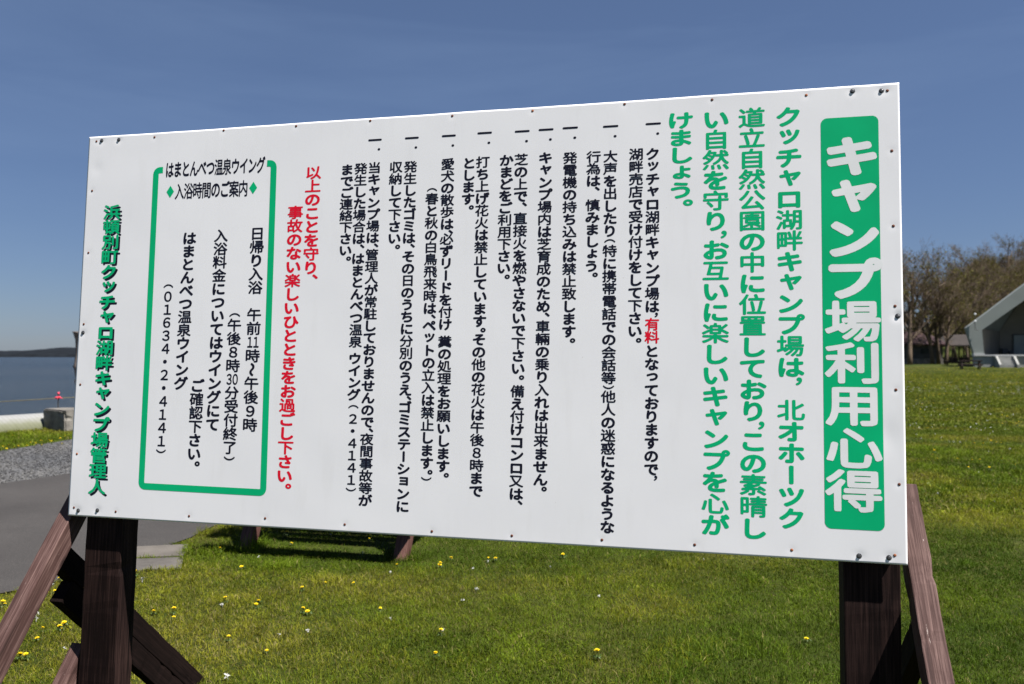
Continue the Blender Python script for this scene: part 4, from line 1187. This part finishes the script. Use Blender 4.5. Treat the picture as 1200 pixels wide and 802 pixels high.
# ================================================================== GRASS
def in_lawn(x, y):
    pr = np.interp(y, [p[1] for p in PATH_R], [p[0] for p in PATH_R]) + 0.10 * (fbm(y * 2.1, 3.3 + 0 * y) - 0.5) - 0.22 * np.maximum(0, vnoise(y * 5.2, x * 3.0) - 0.45)
    right = x > pr + 0.02
    for q in slab_quads:
        xs_, ys_ = [p[0] for p in q], [p[1] for p in q]
        right &= ~((x > min(xs_) - 0.0) & (x < max(xs_) - 0.09) & (y > min(ys_) + 0.03) & (y < max(ys_)))
    gl = np.interp(y, [p[1] for p in GRAV_L], [p[0] for p in GRAV_L]) + 0.25 * (fbm(y * 1.3, 5.5 + 0 * y) - 0.5)
    left = (x < gl) & (shore_dist(x, y) < -0.30)
    return right | left
def blades(n, xr, yr, hr, wr, keep=None, power=1.0, lawn=True):
    """tapered, bent grass blades -> vertices (n,5,3) and colours"""
    y = yr[0] + (yr[1] - yr[0]) * rng.random(n) ** power
    x = xr(y)[0] + (xr(y)[1] - xr(y)[0]) * rng.random(n)
    k = in_lawn(x, y) if lawn else np.ones(n, bool)
    if keep is not None: k &= keep(x, y)
    k &= rng.random(n) < np.clip(1.0 - 4.5 * (0.40 - fbm(x * 0.9 + 200, y * 0.9 + 120, 4)), 0.25, 1)   # thin, worn spots
    x, y = x[k], y[k]; n = len(x)
    patch = fbm(x * 1.15 + 3, y * 1.15 + 9, 4); tuft = fbm(x * 6.0, y * 6.0, 2); dry = fbm(x * 0.55 + 50, y * 0.9 + 20, 4)
    tuft2 = (vnoise(x * 2.3 + 91, y * 2.3 + 13) > 0.80)
    h = (hr[0] + (hr[1] - hr[0]) * rng.random(n)) * (0.55 + 0.9 * tuft) * (1 + 0.7 * tuft2)
    w = wr[0] + (wr[1] - wr[0]) * rng.random(n)
    az = rng.random(n) * 2 * np.pi; lean = rng.uniform(0.15, 1.35, n); la = rng.random(n) * 2 * np.pi
    z0 = ground_z(x, y) - 0.004
    ux, uy = np.cos(az), np.sin(az); lx, ly = np.cos(la) * lean, np.sin(la) * lean
    P = np.zeros((n, 5, 3))
    P[:,0] = np.stack([x - ux*w/2, y - uy*w/2, z0], 1); P[:,1] = np.stack([x + ux*w/2, y + uy*w/2, z0], 1)
    mx, my = x + lx*h*0.35, y + ly*h*0.35
    P[:,2] = np.stack([mx + ux*w*0.42, my + uy*w*0.42, z0 + h*(0.62 - 0.16*lean)], 1); P[:,3] = np.stack([mx - ux*w*0.42, my - uy*w*0.42, z0 + h*(0.62 - 0.16*lean)], 1)
    P[:,4] = np.stack([x + lx*h, y + ly*h, z0 + h * (1 - 0.42 * lean)], 1)
    green = np.array([0.043, 0.076, 0.005]); lush = np.array([0.098, 0.142, 0.007]); yel = np.array([0.185, 0.182, 0.014]); straw = np.array([0.195, 0.165, 0.060])
    t = np.clip((patch - 0.32) * 2.6 + rng.normal(0, 0.22, n), 0, 1)[:, None]
    c = green * (1 - t) + lush * t
    t2 = np.clip((dry - 0.46) * 3.4 + rng.normal(0, 0.28, n), 0, 1)[:, None]; c = c * (1 - t2) + yel * t2
    isdry = rng.random(n) < np.clip(0.06 + 0.9 * (dry - 0.52), 0.05, 0.4)
    c[isdry] = straw * rng.uniform(0.6, 1.15, (isdry.sum(), 1))
    far = sstep(9, 32, np.hypot(x, y))[:, None]                     # the open field is thinner and yellower than the lawn by the board
    c = c * (1 - far) + (c * 0.45 + np.array([0.068, 0.076, 0.009]) * 0.85) * far
    c = c * (0.62 + 0.76 * fbm(x * 7.5 + 31, y * 7.5 + 77, 3))[:, None] * rng.uniform(0.7, 1.35, (n, 1)) * (1 + 0.25 * tuft2[:, None])
    return P, c
sets = []
fr = lambda m: (lambda y: (-(0.645 + m) * y, (0.645 + m) * y))
# what shows under and beside the board, then thinner farther off and where the board hides it
sets.append(blades(430000, fr(0.05), (3.3, 8.2), (0.018, 0.046), (0.0022, 0.0042), None, 0.9))
sets.append(blades(150000, lambda y: (0.36 * y, 0.80 * y), (8.0, 18), (0.03, 0.065), (0.006, 0.011), None, 0.9))
sets.append(blades(230000, lambda y: (0.42 * y, 0.72 * y), (17, 74), (0.035, 0.06), (0.022, 0.045), lambda x, y: rng.random(len(x)) < 1 - 0.8 * sstep(30, 74, y), 0.8))
sets.append(blades(60000, lambda y: (-0.70 * y, 0.40 * y), (8.0, 22), (0.03, 0.07), (0.010, 0.018)))
sets.append(blades(60000, lambda y: (-0.78 * y, -0.40 * y), (12.0, 20), (0.03, 0.08), (0.008, 0.014)))
sets.append(blades(50000, lambda y: (-4 - 0*y, 4 + 0*y), (0.3, 3.4), (0.025, 0.06), (0.005, 0.008)))
# patches of clover-like broad leaves, and longer tufts round the table legs
sets.append(blades(60000, fr(0.03), (3.3, 9), (0.014, 0.030), (0.008, 0.015), lambda x, y: fbm(x * 1.6 + 140, y * 1.6 + 33, 3) > 0.60, 0.9))
for (lx_, ly_) in ((-2.22, 6.59), (-0.86, 6.28), (-2.7, 7.2), (-2.5, 6.5)):
    sets.append(blades(420, lambda y, a=lx_: (a - 0.16 + 0*y, a + 0.16 + 0*y), (ly_ - 0.12, ly_ + 0.12), (0.05, 0.11), (0.003, 0.005)))
# grass creeping into the slab joint and over the slab ends
for (xa, ya, xb, yb, n_) in ((-3.12, 6.245, -2.60, 6.335, 260), (-2.74, 6.74, -2.62, 6.36, 240), (-2.60, 6.31, -2.47, 5.97, 300), (-2.98, 5.87, -2.47, 5.97, 300)):
    sl = lambda y, xa=xa, ya=ya, xb=xb, yb=yb: (xa + (xb - xa) * (y - ya) / (yb - ya) - 0.035, xa + (xb - xa) * (y - ya) / (yb - ya) + 0.035)
    sets.append(blades(n_, sl, (min(ya, yb), max(ya, yb)), (0.03, 0.07), (0.003, 0.005), lambda x, y: vnoise(x * 9, y * 9) > 0.35, 1.0, False))
P = np.concatenate([s[0] for s in sets]); Cc = np.concatenate([s[1] for s in sets]); n = len(P)
base = np.arange(n)[:, None] * 5
fl = np.concatenate([base + np.array([[0, 1, 2, 3]]), base + np.array([[3, 2, 4]])], 1).ravel()
me = mesh_np('grass', P.reshape(-1, 3), fl, np.tile([4, 3], n))
at = me.color_attributes.new('col', 'FLOAT_COLOR', 'POINT')
C4 = np.ones((n * 5, 4), np.float32); C4[:, :3] = np.repeat(Cc, 5, 0); at.data.foreach_set('color', C4.ravel())
tag(link('grass', me, M['blade']), 'short spring grass with straw coloured blades and yellow patches', 'grass', kind='stuff')

# ================================================================== DANDELIONS AND WHITE TUFTS
def dandelion_mesh(seed, h):
    r = random.Random(seed); b = MB()
    b.tube([(0,0,0),(0.004,0.002,h*0.5),(0.002,0.004,h)], [0.0022]*3, 5, 1)
    for ring, (rad, up, n) in enumerate(((0.021, 0.004, 16), (0.016, 0.009, 13), (0.009, 0.012, 8))):
        for k in range(n):
            a = 2*math.pi*(k + 0.5*ring)/n + r.uniform(-.1,.1); rr_ = rad * r.uniform(0.88, 1.1); wd = 0.0035
            c, s = math.cos(a), math.sin(a)
            b.add([(0.002,0.004,h), (0.002+c*rr_*.6-s*wd, .004+s*rr_*.6+c*wd, h+up*.75), (.002+c*rr_, .004+s*rr_, h+up), (.002+c*rr_*.6+s*wd, .004+s*rr_*.6-c*wd, h+up*.75)], [(0,1,2,3)], 0)
    b.tube([(0.002,0.004,h-0.010),(0.002,0.004,h)], [0.0035, 0.008], 8, 1)
    for k in range(7):                                   # toothed leaf rosette flat on the ground
        a = 2*math.pi*k/7 + r.uniform(-.3,.3); L = r.uniform(0.025, 0.048); c, s = math.cos(a), math.sin(a); pr = []
        for t, w in ((0.1, .002), (0.35, .005), (0.5, .003), (0.7, .008), (0.8, .005), (1.0, .001)):
            for sg in (1, -1): pr.append((c*L*t - s*w*sg, s*L*t + c*w*sg, 0.012 + 0.022*math.sin(t*2.6)))
        b.add(pr, [(2*i, 2*i+1, 2*i+3, 2*i+2) for i in range(5)], 1)
    me = b.mesh('dandelion'); me.materials.append(M['yellow']); me.materials.append(M['stem']); return me
DM = [dandelion_mesh(i, h) for i, h in enumerate((0.035, 0.05, 0.065))]
def tuft_mesh(seed):
    r = random.Random(seed); b = MB()
    for k in range(9):
        a = r.uniform(0, 6.28); L = r.uniform(0.010, 0.026); z = r.uniform(0.012, 0.035); w = r.uniform(0.003, 0.007); c, s = math.cos(a), math.sin(a)
        b.add([(0,0,z*.6), (c*L*.5-s*w, s*L*.5+c*w, z), (c*L, s*L, z*r.uniform(.5,1.1)), (c*L*.5+s*w, s*L*.5-c*w, z)], [(0,1,2,3)])
    b.tube([(0,0,-0.005),(0,0,0.03)], [0.0015, 0.0015], 4)
    me = b.mesh('white_tuft'); me.materials.append(M['tuft']); return me
TM = [tuft_mesh(i) for i in range(3)]
YELLOW = [(-2.74, 7.5), (-2.25, 7.24), (-2.01, 7.08), (-1.87, 6.73), (-2.42, 6.53), (-2.36, 6.45), (-2.03, 5.98), (-0.86, 6.02), (-0.55, 6.03), (-0.48, 6.23), (-1.23, 6.89), (-1.29, 5.53), (-1.1, 5.57), (-1.42, 5.42), (-1.84, 5.14), (-1.63, 5.15), (-1.62, 5.05), (-1.3, 4.94), (-1.26, 4.94), (-0.83, 5.01), (-1.59, 4.47), (-1.32, 4.3), (-0.4, 4.23), (-0.41, 4.55), (-0.55, 6.03), (-0.48, 6.22), (-0.18, 6.22), (-0.13, 6.21), (0.41, 6.3), (0.45, 4.2), (1.65, 4.47), (-0.4, 4.23), (-2.71, 5.75), (-2.74, 5.74), (-2.21, 4.92), (-2.09, 4.92), (-2.06, 4.85), (-2.62, 4.63), (-3.23, 5.05), (-3.24, 5.1), (-3.07, 5.35), (-3.1, 5.3), (-2.61, 4.63), (-2.64, 4.67), (-2.71, 4.61), (-2.66, 4.48), (-2.58, 4.18), (-2.55, 4.21), (-2.65, 4.73), (-3.2, 5.66), (-3.13, 5.59), (-3.14, 5.65), (-3.21, 5.56), (6.98, 13.14), (6.79, 12.84), (6.53, 12.22), (6.82, 12.2), (6.98, 12.09), (7.13, 12.11), (7.44, 12.09), (7.37, 11.65), (6.46, 11.27), (6.67, 11.12), (8.45, 14.55), (8.53, 14.42), (8.91, 14.8), (8.96, 14.71), (9.0, 14.64), (12.8, 20.57), (11.75, 19.04), (13.12, 23.39), (11.43, 17.91), (-8.77, 13.7), (-8.81, 13.94), (-9.62, 15.3), (-8.57, 13.84), (-8.45, 13.84), (-9.73, 16.18), (-9.61, 15.85), (-8.52, 14.24), (-8.52, 14.36), (-8.64, 14.6), (-8.48, 14.55), (-8.28, 14.32), (-8.24, 13.94), (-8.43, 14.84), (-8.6, 15.3), (-8.07, 14.27), (-8.47, 13.31), (-8.47, 13.52), (-8.66, 14.32), (-9.45, 15.85)]
WHITE = [(-2.0, 6.28), (-0.89, 5.83), (-1.84, 5.07), (-1.17, 4.6), (-0.73, 4.82), (-1.32, 4.53), (-0.4, 4.61), (-1.2, 6.41), (-1.61, 7.08), (-1.4, 3.94), (-0.19, 6.14), (-0.29, 5.94), (0.29, 5.99), (-0.24, 5.4), (0.57, 5.25), (-0.32, 5.17), (-0.4, 4.61), (1.49, 6.21), (-2.61, 5.63), (-1.84, 5.07), (-3.18, 5.52), (-2.42, 4.32), (-2.91, 4.88), (-2.86, 4.8), (9.27, 15.49), (7.97, 13.3), (8.2, 14.9), (8.22, 14.8), (8.31, 14.74), (8.69, 16.33), (9.2, 18.36), (11.78, 19.72), (11.87, 19.77), (9.81, 17.22), (5.17, 9.9), (5.25, 9.99), (5.18, 9.62), (6.35, 10.82), (5.26, 8.68), (4.89, 9.15), (8.51, 13.6), (7.87, 15.49), (7.91, 15.39)]
for i, (x, y) in enumerate(YELLOW):
    if not bool(in_lawn(np.array([x]), np.array([y]))[0]): x += 0.0
    o = link('dandelion', DM[i % 3]); o.location = (x, y, gz(x, y)); s = random.uniform(0.5, 0.85) * (1.0 if y < 9 else 1.2)
    o.scale = (s, s, s); o.rotation_euler = (random.uniform(-.25,.25), random.uniform(-.25,.25), random.uniform(0, 6.28))
    tag(o, 'yellow dandelion flower open in the short grass', 'dandelion', 'dandelions in the grass')
for i, (x, y) in enumerate(WHITE):
    o = link('white_tuft', TM[i % 3]); o.location = (x, y, gz(x, y) + 0.012); s = random.uniform(0.45, 0.9) * (1.0 if y < 9 else 1.2)
    o.scale = (s, s, s); o.rotation_euler = (random.uniform(-.3,.3), random.uniform(-.3,.3), random.uniform(0, 6.28))
    tag(o, 'small white fluffy tuft lying in the short grass', 'white tuft', 'white tufts in the grass')
# the uncountable specks of far flowers across the field
def specks(name, n, fy, col, size, label, cat):
    y = fy(rng.random(n)); x = y * rng.uniform(0.44, 0.72, n)
    k = fbm(x * 0.35 + 7, y * 0.22 + 5, 3) > 0.47 if name == 'flower_specks' else fbm(x * 0.25 + 70, y * 0.3 + 15, 3) > 0.45
    x, y = x[k], y[k]; n = len(x); s = size * rng.uniform(0.6, 1.3, n); z = ground_z(x, y) + 0.055
    Q = np.zeros((n, 6, 3)); a0 = rng.random(n) * 6.28
    for j in range(5):
        a = a0 + j * 1.2566; Q[:, j] = np.stack([x + np.cos(a) * s, y + np.sin(a) * s, z], 1)
    Q[:, 5] = np.stack([x, y, z + s * 0.55], 1)
    base = np.arange(n)[:, None] * 6
    F_ = np.concatenate([base + np.array([[j, (j+1) % 5, 5]]) for j in range(5)], 1).ravel()
    tag(link(name, mesh_np(name, Q.reshape(-1, 3), F_, np.full(n * 5, 3)), col), label, cat, kind='stuff')
specks('flower_specks', 1300, lambda t: 17 + 60 * t**0.6, M['yellow'], 0.015, 'far yellow dandelions sprinkled over the field towards the stage', 'dandelions')
specks('white_specks', 700, lambda t: 14 + 30 * t**0.6, M['tuft'], 0.015, 'far white tufts sprinkled over the field towards the stage', 'white tufts')
